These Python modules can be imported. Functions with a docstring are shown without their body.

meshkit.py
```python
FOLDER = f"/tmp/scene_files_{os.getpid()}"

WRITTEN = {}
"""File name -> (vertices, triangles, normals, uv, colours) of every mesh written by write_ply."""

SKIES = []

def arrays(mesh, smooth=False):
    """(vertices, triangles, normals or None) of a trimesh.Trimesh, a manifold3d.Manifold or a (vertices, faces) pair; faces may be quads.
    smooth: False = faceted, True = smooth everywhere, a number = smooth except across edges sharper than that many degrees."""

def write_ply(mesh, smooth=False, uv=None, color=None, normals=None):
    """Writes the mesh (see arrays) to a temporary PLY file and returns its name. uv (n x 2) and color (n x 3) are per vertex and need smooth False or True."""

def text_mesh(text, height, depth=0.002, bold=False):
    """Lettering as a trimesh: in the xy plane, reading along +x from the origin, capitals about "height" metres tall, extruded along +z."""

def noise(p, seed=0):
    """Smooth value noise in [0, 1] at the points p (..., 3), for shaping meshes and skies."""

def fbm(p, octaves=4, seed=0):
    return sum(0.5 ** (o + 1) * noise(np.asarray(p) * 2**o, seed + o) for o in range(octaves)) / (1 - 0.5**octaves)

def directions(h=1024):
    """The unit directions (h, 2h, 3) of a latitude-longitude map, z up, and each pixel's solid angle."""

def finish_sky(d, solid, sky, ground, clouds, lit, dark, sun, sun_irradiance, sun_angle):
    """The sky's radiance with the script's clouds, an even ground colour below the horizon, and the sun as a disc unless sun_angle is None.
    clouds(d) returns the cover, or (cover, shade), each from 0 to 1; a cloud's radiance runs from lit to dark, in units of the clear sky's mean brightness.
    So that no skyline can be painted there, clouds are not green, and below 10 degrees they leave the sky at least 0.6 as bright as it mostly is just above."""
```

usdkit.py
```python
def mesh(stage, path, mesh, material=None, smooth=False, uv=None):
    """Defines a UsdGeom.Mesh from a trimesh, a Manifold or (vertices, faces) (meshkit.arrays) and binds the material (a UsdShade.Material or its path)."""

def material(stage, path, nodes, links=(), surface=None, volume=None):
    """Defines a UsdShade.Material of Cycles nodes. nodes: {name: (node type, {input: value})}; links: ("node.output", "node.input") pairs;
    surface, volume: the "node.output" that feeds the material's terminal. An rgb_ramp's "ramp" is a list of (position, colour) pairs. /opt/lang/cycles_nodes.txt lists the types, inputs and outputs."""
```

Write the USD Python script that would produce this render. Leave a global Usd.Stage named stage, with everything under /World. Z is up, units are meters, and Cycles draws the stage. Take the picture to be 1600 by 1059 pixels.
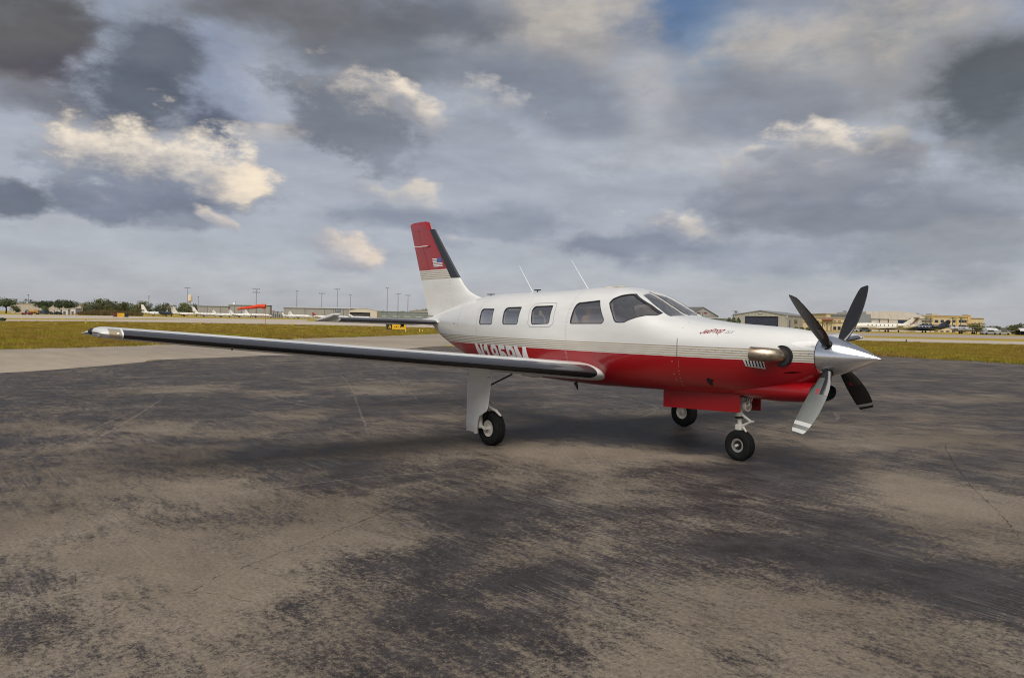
import math, random, numpy as np, trimesh, manifold3d, usdkit, meshkit
from shapely.geometry import Polygon, box as sbox
from scipy.interpolate import PchipInterpolator as PC
from scipy.spatial import Delaunay
from shapely import contains_xy
from pxr import Usd, UsdGeom, UsdLux, UsdShade, Gf, Sdf, Vt

stage = Usd.Stage.CreateInMemory()
UsdGeom.SetStageUpAxis(stage, 'Z')
UsdGeom.SetStageMetersPerUnit(stage, 1.0)
world = UsdGeom.Xform.Define(stage, '/World')
UsdGeom.Scope.Define(stage, '/World/Looks')
R = random.Random(7)
rng = np.random.default_rng(7)

# ---------------------------------------------------------------- camera, sky, sun, exposure
CAM = (8.25468, -8.03963, 1.60510); YAW, PITCH, ROLL, FPX = 2.477687, -.0231143, .0192272, 1255.883
EXPOSURE = 1.2
SKY_STRENGTH = .1
SUN_AZ, SUN_EL = math.radians(-45), math.radians(52)     # azimuth counter-clockwise from +x
fwd = np.array([math.cos(PITCH)*math.cos(YAW), math.cos(PITCH)*math.sin(YAW), math.sin(PITCH)])
rgt = np.array([math.sin(YAW), -math.cos(YAW), 0.]); upv = np.cross(rgt, fwd)
r2 = rgt*math.cos(ROLL)+upv*math.sin(ROLL); u2 = -rgt*math.sin(ROLL)+upv*math.cos(ROLL)
cam = UsdGeom.Camera.Define(stage, '/World/camera')
m = np.eye(4); m[0, :3] = r2; m[1, :3] = u2; m[2, :3] = -fwd; m[3, :3] = CAM
cam.AddTransformOp().Set(Gf.Matrix4d(m.tolist()))
cam.CreateHorizontalApertureAttr(36.0); cam.CreateVerticalApertureAttr(36.0*677/1024)
cam.CreateFocalLengthAttr(36.0*FPX/1600); cam.CreateClippingRangeAttr(Gf.Vec2f(.1, 20000))
cam.CreateExposureAttr(EXPOSURE)
FH = np.array([math.cos(YAW), math.sin(YAW)]); RH = np.array([math.sin(YAW), -math.cos(YAW)])
sun_dir = np.array([math.cos(SUN_EL)*math.cos(SUN_AZ), math.cos(SUN_EL)*math.sin(SUN_AZ), math.sin(SUN_EL)])

CLOUDS = [[-0.0202,0.2031,0.7564,0.1433,0,0.9,0.7,[0.3712,0.402,0.4678],[0.491,0.5149,0.5583],0.25,0.68,80],[0.1566,0.3643,0.1194,0.0398,0,0.8,0.5,[0.0802,0.1559,0.305],[0.107,0.1946,0.3515],0.5,0.85,90],[0.2412,0.3106,0.0557,0.0438,20,0.9,0.6,[0.1413,0.2346,0.3763],[0.1714,0.2747,0.4287],0.5,0.6,90],[-0.4705,0.2927,0.0303,0.0573,10,0.7,0.4,[0.2542,0.2961,0.3763],[0.305,0.3515,0.4342],0.5,0.6,90],[-0.3507,0.2657,0.0525,0.0876,15,0.6,0.6,[0.2623,0.305,0.4125],[0.4125,0.4452,0.5395],0.2,0.8,0],[-0.4539,0.1958,0.0478,0.0239,0,0.7,0.6,[0.305,0.3419,0.4287],[0.4125,0.4452,0.5149],0.2,0.7,90],[-0.0937,0.3304,0.2787,0.0589,-2,0.7,0.7,[0.1384,0.1529,0.1845],[0.2159,0.227,0.2542],0.6,0.85,90],[-0.2767,0.3517,0.1592,0.0318,0,0.8,0.6,[0.1221,0.1248,0.1329],[0.162,0.162,0.1683],0.5,0.7,90],[0.0636,0.3456,0.1035,0.0677,-10,0.9,0.6,[0.3515,0.3419,0.3419],[0.552,0.5029,0.4452],0.0,0.85,80],[-0.03,0.2972,0.0955,0.0318,-12,0.9,0.7,[0.2874,0.314,0.3712],[0.4452,0.4452,0.4564],0.2,0.6,80],[0.1672,0.248,0.1115,0.0717,-30,0.9,0.6,[0.3515,0.3712,0.4125],[0.4793,0.4735,0.4793],0.1,0.75,80],[0.3323,0.293,0.1115,0.0677,-8,0.8,0.6,[0.305,0.314,0.3325],[0.5149,0.4678,0.4125],0.1,0.8,75],[0.4624,0.2999,0.1035,0.0717,-20,0.8,0.6,[0.2705,0.2789,0.2961],[0.491,0.4452,0.3916],0.2,0.8,75],[0.2942,0.2518,0.1115,0.0478,-10,0.8,0.6,[0.1812,0.2051,0.2623],[0.2307,0.2502,0.2961],0.5,0.6,80],[0.0495,0.271,0.1115,0.0414,-18,0.8,0.6,[0.1746,0.2016,0.2623],[0.2384,0.2623,0.314],0.5,0.65,80],[0.1689,0.1737,0.1911,0.0557,0,0.9,0.6,[0.3613,0.3916,0.4564],[0.491,0.5089,0.552],0.2,0.75,80],[0.4546,0.1292,0.1911,0.0478,5,0.9,0.7,[0.2423,0.2623,0.305],[0.3419,0.3515,0.3763],0.4,0.6,80],[0.5364,0.2558,0.0876,0.0589,15,0.8,0.8,[0.0887,0.1022,0.1195],[0.1384,0.15,0.1683],0.8,0.9,140],[0.5496,0.2,0.0677,0.0446,0,0.8,0.7,[0.1329,0.15,0.1746],[0.1946,0.2051,0.2232],0.6,0.75,90],[0.3397,0.1492,0.1672,0.0255,4,0.7,0.8,[0.1946,0.2159,0.2705],[0.2874,0.3005,0.3419],0.6,0.7,90],[0.3737,0.1781,0.1314,0.043,-6,0.5,0.9,[0.2705,0.2874,0.3325],[0.6584,0.6038,0.5271],0.3,0.85,80],[0.3628,0.1985,0.0677,0.0303,-14,0.42,0.9,[0.3231,0.3372,0.3763],[0.855,0.7605,0.6445],0.05,0.9,75],[0.2919,0.2018,0.0191,0.0088,0,0.4,0.8,[0.305,0.3278,0.3763],[0.6105,0.5647,0.5149],0.2,0.8,80],[0.4401,0.1869,0.0438,0.0255,-10,0.5,0.8,[0.2232,0.2384,0.2789],[0.402,0.3813,0.3613],0.4,0.7,75],[-0.5399,0.2672,0.0756,0.0669,-25,0.6,0.85,[0.0887,0.0802,0.0976],[0.1441,0.1413,0.1441],0.75,0.95,80],[-0.5686,0.2999,0.0876,0.0478,0,0.7,0.8,[0.0976,0.1022,0.1119],[0.1384,0.1356,0.1384],0.6,0.9,80],[-0.4182,0.2889,0.0621,0.0589,20,0.62,0.9,[0.117,0.1329,0.1683],[0.2384,0.227,0.2232],0.45,0.92,70],[-0.4478,0.2303,0.1035,0.0414,3,0.6,0.9,[0.0887,0.107,0.1559],[0.1274,0.1441,0.1812],0.6,0.92,90],[-0.3502,0.2206,0.0414,0.0239,-12,0.55,0.9,[0.107,0.1274,0.1812],[0.162,0.1812,0.2307],0.6,0.85,80],[-0.5683,0.226,0.0717,0.0239,0,0.7,0.7,[0.2159,0.2307,0.2705],[0.4125,0.3916,0.3712],0.4,0.7,60],[-0.2968,0.2169,0.0756,0.0223,-8,0.4,1.0,[0.4125,0.4233,0.4564],[0.7305,0.6445,0.552],0.2,0.8,80],[-0.4241,0.1277,0.1513,0.0255,-6,0.5,0.8,[0.15,0.1779,0.2462],[0.1946,0.2232,0.2874],0.7,0.85,90],[-0.3939,0.1062,0.0557,0.0175,-6,0.6,0.8,[0.1878,0.2159,0.2789],[0.2542,0.2789,0.3325],0.6,0.7,90],[-0.4224,0.1631,0.1632,0.0621,-8,0.42,0.95,[0.2232,0.2542,0.3231],[0.9216,0.807,0.6584],0.1,0.97,62],[-0.3212,0.1526,0.0446,0.0398,-30,0.42,0.9,[0.305,0.3231,0.3712],[0.8879,0.7605,0.6038],0.0,0.9,40],[-0.1912,0.2362,0.1274,0.0637,-12,0.45,0.9,[0.1812,0.2016,0.2462],[0.7605,0.6724,0.5776],0.4,0.95,55],[-0.1299,0.2601,0.0478,0.0239,-38,0.5,0.9,[0.305,0.314,0.3515],[0.8879,0.7758,0.6445],0.1,0.9,60],[-0.0447,0.2399,0.0796,0.0478,-10,0.4,1.0,[0.2961,0.3231,0.3813],[0.5647,0.5457,0.5395],0.35,0.75,60],[-0.0675,0.1942,0.1194,0.0318,-5,0.8,0.8,[0.314,0.3467,0.4125],[0.4342,0.4564,0.5089],0.4,0.6,70],[-0.1777,0.1519,0.0334,0.0239,0,0.42,0.95,[0.3515,0.3813,0.4452],[0.6867,0.6172,0.5271],0.2,0.85,60],[-0.1256,0.1464,0.0318,0.0271,0,0.42,0.95,[0.3763,0.402,0.4564],[0.7157,0.6445,0.552],0.2,0.85,60],[-0.1524,0.1185,0.0955,0.0191,0,0.7,0.8,[0.2159,0.2502,0.3278],[0.2705,0.305,0.3763],0.5,0.65,90],[-0.0107,0.1187,0.0876,0.0318,0,0.7,0.8,[0.2159,0.2502,0.3278],[0.2961,0.3325,0.402],0.5,0.6,90],[-0.3525,0.1051,0.0239,0.0127,-25,0.42,0.95,[0.4287,0.4287,0.4564],[0.8388,0.7157,0.6038],0.1,0.9,70],[-0.2056,0.0772,0.0589,0.0223,-20,0.42,0.95,[0.3763,0.3916,0.4452],[0.807,0.6867,0.5776],0.2,0.92,60],[-0.5679,0.1165,0.0478,0.0223,-8,0.4,0.8,[0.1384,0.162,0.2159],[0.3515,0.3419,0.3419],0.55,0.9,50],[-0.0657,0.0908,0.0207,0.0127,-25,0.5,0.9,[0.3515,0.3813,0.4452],[0.6308,0.5906,0.552],0.3,0.75,60],[0.1631,0.0933,0.1194,0.0223,-4,0.6,0.8,[0.1812,0.2122,0.2874],[0.2542,0.2831,0.3515],0.6,0.75,90],[0.1895,0.1173,0.0637,0.0318,-12,0.42,0.9,[0.305,0.3325,0.402],[0.807,0.7305,0.6308],0.05,0.92,70],[0.2913,0.0818,0.207,0.0271,2,0.8,0.8,[0.2705,0.305,0.3763],[0.4233,0.4452,0.4969],0.4,0.6,90],[0.3957,0.1207,0.1831,0.0239,3,0.7,0.8,[0.2086,0.2307,0.2789],[0.305,0.3231,0.3613],0.6,0.65,90],[0.5059,0.079,0.1194,0.0318,3,0.8,0.8,[0.2307,0.2502,0.2874],[0.4125,0.402,0.402],0.5,0.6,80]]
PATCHES = [[-7.66,4.44,25.44,11.32,1.14,-0.42],[0.4,-6.01,1.89,1.56,1.0,0.6],[2.3,-6.91,1.42,1.98,0.97,0.42],[2.82,-5.87,1.02,1.2,0.98,0.6],[3.87,-7.45,0.99,1.18,0.95,0.3],[4.38,-6.31,0.75,1.02,0.96,0.38],[3.25,-6.44,0.46,0.39,0.97,0.3],[4.02,-7.09,0.49,0.17,0.96,-0.25],[3.14,-7.23,0.42,0.21,0.96,-0.3],[1.63,-5.93,0.81,0.32,0.99,-0.3],[0.6,-1.82,2.13,0.82,1.02,0.9],[1.29,-0.38,1.34,0.53,1.03,0.6],[2.21,-2.44,1.51,0.94,1.0,0.55],[2.99,3.56,2.23,1.0,1.03,1.0],[4.38,0.12,1.4,1.15,1.0,0.85],[5.24,-0.25,0.89,1.17,0.99,0.7],[5.45,-4.46,1.11,0.51,0.96,0.7],[6.15,-4.63,1.29,0.54,0.95,0.65],[4.58,-4.39,0.37,0.4,0.97,0.5],[3.7,-4.44,0.46,0.67,0.98,0.7],[4.56,-2.46,0.42,0.34,0.98,0.4],[-9.49,-3.09,0.95,0.93,1.13,0.9],[-9.79,-4.46,0.72,0.75,1.12,0.6],[-7.67,-1.71,0.78,0.7,1.11,1.0],[-4.65,-2.74,0.67,0.84,1.07,1.0],[-7.89,0.76,1.07,1.32,1.13,0.9],[-8.7,2.26,0.94,0.97,1.14,0.5],[-2.49,-1.03,0.66,0.57,1.06,0.8],[-3.65,-4.81,1.12,0.84,1.05,0.7],[-4.25,-6.38,0.64,0.82,1.05,0.7],[-1.88,-5.85,1.2,0.67,1.02,0.6],[-1.12,-3.19,1.06,0.44,1.03,0.7],[-1.85,2.87,0.55,0.97,1.08,0.6],[-0.09,11.56,2.04,1.18,1.1,0.7],[1.41,4.55,1.81,0.47,1.05,0.7],[-4.32,11.95,1.79,1.3,1.14,0.5],[1.94,7.07,1.51,0.7,1.06,0.5],[-6.81,-6.04,0.77,0.5,1.08,0.4],[-1.44,4.0,1.27,0.69,1.08,0.4],[-8.76,7.64,2.33,1.32,1.17,0.4],[0.17,-3.94,1.44,1.26,1.01,-0.9],[2.51,-4.59,0.58,0.4,0.99,-0.6],[1.92,-6.07,0.34,0.25,0.98,-0.6],[2.18,-6.45,0.16,0.16,0.98,-0.4],[3.68,-5.73,0.38,0.39,0.97,-1.0],[3.97,-6.34,0.21,0.16,0.96,-0.7],[3.0,-4.35,0.62,1.17,0.98,-1.0],[4.76,-5.59,0.34,0.36,0.96,-0.9],[4.33,-5.01,0.24,0.27,0.97,-0.8],[2.58,-7.14,0.23,0.2,0.97,-0.5],[3.4,-7.39,0.2,0.13,0.96,-0.3],[3.1,-0.99,1.29,1.36,1.0,-0.85],[5.54,-2.48,1.15,0.84,0.97,-1.1],[6.31,-2.79,0.48,0.57,0.96,-1.1],[4.63,-4.66,0.52,0.69,0.97,-1.0],[4.64,-3.07,0.77,0.61,0.98,-0.75],[4.54,-1.59,0.63,0.51,0.99,-0.5],[4.81,1.08,0.57,0.65,1.0,-0.7],[2.36,-3.0,0.4,0.6,1.0,-0.6],[0.3,0.17,1.57,0.77,1.04,-0.8],[5.98,-4.74,0.22,0.12,0.95,-0.5],[-3.3,-6.78,0.66,0.8,1.03,-0.4],[4.94,-6.18,0.36,0.22,0.95,-0.4],[4.39,-5.54,0.22,0.11,0.96,-0.4]]
SCUFFS = [([[-7.83,-1.79],[-6.11,-2.08],[-4.95,-1.98],[-4.36,-1.71]],0.09),([[1.2,-5.85],[1.05,-5.23],[1.03,-4.3],[1.19,-3.34],[1.19,-2.79]],0.05),([[-2.24,-7.02],[-1.74,-6.53],[-1.02,-6.04]],0.05),([[-1.77,-6.49],[-3.9,-5.5],[-7.82,-3.85]],0.05),([[-2.31,-6.64],[-3.87,-5.83],[-6.08,-4.71]],0.04),([[-12.39,2.0],[-9.33,0.77],[-4.36,-1.51],[-1.44,-2.87]],0.05),([[-4.96,3.39],[-2.98,3.18],[-1.82,3.01],[-1.95,3.44],[-2.95,4.05],[-5.42,4.56]],0.09),([[-1.81,3.24],[-1.07,1.81],[-1.09,0.59]],0.12),([[0.27,-0.89],[2.1,-2.16],[2.94,-2.5]],0.03),([[0.38,-0.7],[2.06,-1.89],[2.45,-2.13]],0.03),([[1.64,-2.57],[2.61,-3.01]],0.03),([[-2.18,2.55],[-0.11,3.36],[1.33,3.91],[2.43,4.78]],0.05),([[-8.3,4.52],[-5.42,4.56],[-3.39,4.92]],0.04),([[-0.18,6.27],[0.53,5.45],[1.0,4.47]],0.1),([[-10.7,2.87],[-6.95,1.04],[-4.99,0.09]],0.04),([[-10.16,4.16],[-7.53,4.75]],0.03),([[-5.48,9.26],[-2.44,10.36],[-0.31,12.41]],0.05),([[-5.83,18.16],[-2.17,21.56]],0.06),([[-8.4,1.9],[-5.95,3.1]],0.04),([[-7.99,-4.97],[-6.46,-3.72]],0.03),([[1.15,2.44],[2.61,3.04],[3.15,2.84]],0.03)]
CRACKS = [([[3.431,-6.959],[3.494,-6.684],[3.296,-6.421],[3.108,-6.038],[2.901,-5.631],[2.763,-5.402],[2.53,-4.987],[2.119,-4.359],[1.675,-3.466]],0.01),([[3.494,-6.684],[3.618,-6.525],[3.753,-6.461],[3.894,-6.403]],0.007),([[3.933,-7.615],[3.853,-7.478],[3.796,-7.314]],0.014),([[3.796,-7.314],[3.7,-7.202],[3.431,-6.959]],0.005),([[2.669,-7.111],[2.92,-7.136],[3.006,-7.154]],0.006),([[1.345,-6.393],[1.714,-6.397],[1.994,-6.386]],0.006),([[3.229,3.507],[3.951,2.118],[4.936,0.372],[5.392,-0.348],[5.834,-1.161]],0.012),([[5.061,-5.42],[5.303,-5.194],[5.541,-5.0]],0.006),([[5.757,-4.818],[5.953,-4.648]],0.005),([[5.125,-6.279],[5.054,-6.22],[5.007,-6.18]],0.008),([[3.905,-5.312],[4.09,-5.422]],0.006),([[4.939,-6.438],[4.883,-6.281],[4.888,-6.148]],0.005),([[5.73,-5.273],[5.8,-5.335]],0.005)]
GRASS_LEFT = [[-29.6,-7.4],[-31.4,-4.2],[-32.4,-1.7],[-34.9,1.5],[-40.0,7.2],[-48.3,16.8],[-55.8,27.4],[-64.6,37.6],[-72.0,44.1],[-106.8,66.7],[-109.7,65.7],[-130.9,53.1],[-138.9,35.0],[-140.2,19.9],[-128.4,5.2],[-129.9,-5.8]]
GRASS_RIGHT = [[-19.4,29.6],[-15.2,37.0],[-12.0,36.3],[-7.0,35.2],[-1.2,31.6],[-15.4,91.0],[-25.0,86.1],[-32.8,81.6],[-39.3,77.6],[-52.9,74.9]]
TAXI = [[-131.4,-5.8],[-129.9,5.3],[-142.2,20.3],[-141.1,35.7],[-133.0,54.0],[-111.3,66.8],[-53.5,75.8],[-39.8,78.3],[-33.1,82.4],[-25.3,86.9],[-15.4,91.0],[-22.8,121.8],[-36.9,119.6],[-56.8,109.0],[-97.2,105.3],[-192.2,117.3],[-246.1,103.7],[-247.3,66.8],[-183.5,28.1],[-162.7,8.5],[-162.5,-5.3]]
STRIP = [[-189.2,-4.9],[-194.8,11.6],[-220.9,38.1],[-266.2,60.3],[-247.3,66.8],[-256.7,108.4],[-358.7,153.2],[-330.4,91.1],[-395.5,92.6],[-438.4,81.9],[-380.6,29.6],[-363.3,-2.1]]
ROAD_RIGHT = [[-143.0,154.6],[-96.9,146.0],[-71.5,135.3],[-61.6,144.4],[-50.1,157.0],[-33.6,167.2],[-56.1,261.3],[-78.8,238.2],[-96.3,220.3],[-112.0,208.1],[-143.8,214.7],[-199.6,215.4]]
CONCRETE = [[-12.0,-8.7],[-16.0,-5.7],[-17.8,-3.6],[-20.9,-0.6],[-23.1,3.6],[-24.4,8.1],[-31.5,17.8],[-45.5,34.0],[-72.0,44.1],[-65.6,38.2],[-56.5,27.8],[-48.8,17.0],[-40.3,7.3],[-35.1,1.6],[-32.7,-1.6],[-31.6,-4.2],[-28.3,-9.2]]


def mapn(kind, **k): return (kind, k)
class G:
    """a small node graph builder"""
    def __init__(s): s.n, s.l, s.c = {}, [], 0
    def add(s, kind, out, **k):
        name = f'n{s.c}'; s.c += 1; vals = {}
        for a, b in k.items():
            if isinstance(b, str) and '.' in b: s.l.append((b, f'{name}.{a}'))
            else: vals[a] = b
        s.n[name] = (kind, vals); return f'{name}.{out}'
    def math(s, t, a, b=.5, c=0., clamp=False): return s.add('math', 'value', math_type=t, value1=a, value2=b, value3=c, use_clamp=clamp)
    def rng(s, v, a, b, c=0., d=1., t='smoothstep'): return s.add('map_range', 'result', range_type=t, value=v, from_min=a, from_max=b, to_min=c, to_max=d, clamp=True)
    def mix(s, f, a, b, t='mix'): return s.add('mix', 'color', mix_type=t, fac=f, color1=a, color2=b)
    def noise(s, vec, scale, detail=4., rough=.55, dist=0., out='fac'): return s.add('noise_texture', out, vector=vec, scale=scale, detail=detail, roughness=rough, distortion=dist)
    def done(s, path, surface=None, volume=None): return usdkit.material(stage, '/World/Looks/'+path, s.n, s.l, surface=surface, volume=volume)

def sky_material():
    g = G(); k = 1/(SKY_STRENGTH*2**EXPOSURE); S = lambda c: tuple(float(x)*k for x in c)
    d = g.add('texture_coordinate', 'generated')
    dv = lambda v: g.add('vector_math', 'value', math_type='dot_product', vector1=d, vector2=tuple(map(float, v)))
    u = g.math('arctan2', dv((RH[0], RH[1], 0)), dv((FH[0], FH[1], 0)))
    v = g.math('arcsine', dv((0, 0, 1)))
    p0 = g.add('combine_xyz', 'vector', x=u, y=v, z=0.)
    sky = g.add('sky_texture', 'color', sky_type='single_scattering', sun_disc=False, sun_elevation=SUN_EL, sun_rotation=math.atan2(sun_dir[0], sun_dir[1]), vector=d)
    # billowing domain: elevation stretched so that distant layers flatten
    pn = g.add('vector_math', 'vector', math_type='multiply', vector1=p0, vector2=(1., 1.8, 1.))
    wob = g.noise(pn, 7., 3., .58, 0., 'color')
    p = g.add('vector_math', 'vector', math_type='multiply_add', vector1=wob, vector2=(.11, .06, 0.), vector3=g.add('combine_xyz', 'vector', x=g.math('subtract', u, .055), y=g.math('subtract', v, .03), z=1.))
    n2 = g.noise(pn, 13., 5., .62)
    fine = g.math('subtract', n2, .5)
    n1 = g.noise(g.add('vector_math', 'vector', math_type='multiply', vector1=p0, vector2=(1., 3.6, 1.)), 4.6, 4., .58)
    base = g.add('rgb_ramp', 'color', fac=g.rng(v, -.02, .55, t='linear'), ramp=[(0, S((.375, .382, .415))), (.10, S((.40, .415, .458))), (.35, S((.42, .445, .505))), (.62, S((.27, .295, .36))), (.85, S((.19, .205, .235))), (1, S((.18, .195, .225)))])
    col = g.mix(.95, sky, base)
    # thin layers everywhere
    low = g.rng(v, .02, .12)
    col = g.mix(g.math('multiply', g.rng(n1, .48, .70, 0., .5), low), col, S((.43, .44, .475)))
    col = g.mix(g.math('multiply', g.rng(n1, .45, .30, 0., .36), low), col, S((.27, .295, .35)))
    for cu, cv, ru, rv, rot, soft, ero, dk, lt, thr, op, la in CLOUDS:
        ru *= 1.62; rv *= 1.62
        if abs(rot) < 11:
            q = g.add('vector_math', 'vector', math_type='multiply_add', vector1=p, vector2=(1/ru, 1/rv, 0.), vector3=(-cu/ru, -cv/rv, 0.)); rot = 0
        else: q = g.add('mapping', 'vector', mapping_type='texture', vector=p, location=(cu, cv, 0.), rotation=(0., 0., math.radians(rot)), scale=(ru, rv, 1e4))
        fall = g.add('gradient_texture', 'fac', gradient_type='spherical', vector=q)
        k_ = ero*(1.9-1.1*soft); den = g.math('multiply_add', fine, k_, fall)
        mask = g.rng(den, .06+.24*k_, .18+.24*k_+.50*soft, 0., op)
        if sum(abs(i-j) for i, j in zip(dk, lt)) < .12:
            col = g.mix(mask, col, S([(i+j)/2 for i, j in zip(dk, lt)])); continue
        la = math.radians(la-rot)
        lit = g.add('vector_math', 'value', math_type='dot_product', vector1=q, vector2=(.75*math.cos(la), .75*math.sin(la), 0.))
        lit = g.rng(g.math('multiply_add', fine, 1.5, lit), thr-.34, thr+.40)
        col = g.mix(mask, col, g.mix(lit, S(dk), S(lt)))
    wisp = g.rng(g.noise(g.add('vector_math', 'vector', math_type='multiply_add', vector1=p0, vector2=(1., 3., 1.), vector3=(3., 1., 0.)), 10., 5., .6), .3, .7, .90, 1.13, 'linear')
    col = g.mix(1., col, g.add('combine_color', 'color', color_type='rgb', r=wisp, g=wisp, b=g.math('multiply_add', wisp, .9, .1)), 'multiply')
    b = g.add('background_shader', 'background', color=col, strength=SKY_STRENGTH)
    return g.done('sky_clouds', surface=b)

dome = UsdLux.DomeLight.Define(stage, '/World/sky')
UsdShade.MaterialBindingAPI.Apply(dome.GetPrim()).Bind(sky_material())
dome.GetPrim().SetCustomDataByKey('kind', 'structure')
sun = UsdLux.DistantLight.Define(stage, '/World/sun')
sun.CreateIntensityAttr(.4); sun.CreateAngleAttr(55); sun.CreateNormalizeAttr(True); sun.CreateColorAttr(Gf.Vec3f(1., .95, .88))
z = sun_dir; x = np.cross((0, 0, 1), z); x /= np.linalg.norm(x); y = np.cross(z, x)
m = np.eye(4); m[0, :3] = x; m[1, :3] = y; m[2, :3] = z
sun.AddTransformOp().Set(Gf.Matrix4d(m.tolist()))

# ---------------------------------------------------------------- naming helpers
used = {}
def path_for(name, parent=None):
    base = (str(parent.GetPath()) if parent else '/World')+'/'+name
    k = used.get(base, 0); used[base] = k+1
    return base if k == 0 else f'{base}_{k:03d}'
def tag(o, label=None, cat=None, group=None, kind=None):
    o = o.GetPrim() if hasattr(o, 'GetPrim') else o
    for key, val in (('label', label), ('category', cat), ('group', group), ('kind', kind)):
        if val: o.SetCustomDataByKey(key, val)
    return o
def thing(name, label, cat, loc=(0, 0, 0), rz=0., group=None, scale=None):
    x = UsdGeom.Xform.Define(stage, path_for(name))
    x.AddTranslateOp().Set(Gf.Vec3d(*map(float, loc))); x.AddRotateZOp().Set(float(rz))
    if scale is not None: x.AddScaleOp().Set(Gf.Vec3f(*([float(scale)]*3 if np.ndim(scale) == 0 else map(float, scale))))
    return tag(x, label, cat, group)
def copy(src, label, loc, rz=0., group=None, scale=None, cat=None):
    was = src.GetCustomData(); o = thing(src.GetName().split('_0')[0], label, cat or was['category'], loc, rz, group or was.get('group'), scale)
    o.GetReferences().AddInternalReference(src.GetPath()); o.SetInstanceable(True); return o
def put(name, mesh, mat, parent=None, smooth=30, label=None):
    p = usdkit.mesh(stage, path_for(name, parent), mesh, mat, smooth).GetPrim()
    if label: p.SetCustomDataByKey('label', label)
    return p

# ---------------------------------------------------------------- shapes
cat_ = trimesh.util.concatenate
def box(cx, cy, cz, sx, sy, sz): 
    b = trimesh.creation.box((sx, sy, sz)); b.apply_translation((cx, cy, cz)); return b
def bbox(x0, x1, y0, y1, z0, z1): return box((x0+x1)/2, (y0+y1)/2, (z0+z1)/2, x1-x0, y1-y0, z1-z0)
def bar(a, b, r, r_end=None, n=10):
    a, b = np.array(a, float), np.array(b, float); r_end = r if r_end is None else r_end
    return tube([a, b], [r, r_end], n)
def tube(pts, rad, n=12, caps=True, wall=0.):
    """round tube along a path; wall > 0 makes it hollow"""
    P = np.array(pts, float); rad = np.broadcast_to(np.asarray(rad, float), (len(P),))
    T = np.gradient(P, axis=0); T /= np.linalg.norm(T, axis=1)[:, None]
    ref = np.array([0, 0, 1.]) if abs(T[0] @ (0, 0, 1)) < .9 else np.array([1., 0, 0])
    rings = []; t = np.linspace(0, 2*np.pi, n, endpoint=False); ref_i = ref
    frames = []
    for i in range(len(P)):
        u = np.cross(ref_i, T[i]); u /= np.linalg.norm(u); w = np.cross(T[i], u); frames.append((u, w)); ref_i = w
        rings.append(P[i]+rad[i]*(np.cos(t)[:, None]*u+np.sin(t)[:, None]*w))
    if wall:
        for i in reversed(range(len(P))):
            u, w = frames[i]; rings.append(P[i]+(rad[i]-wall)*(np.cos(t)[:, None]*u+np.sin(t)[:, None]*w))
        rings.append(rings[0]); return strip(rings)
    return strip(rings, caps)
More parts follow.
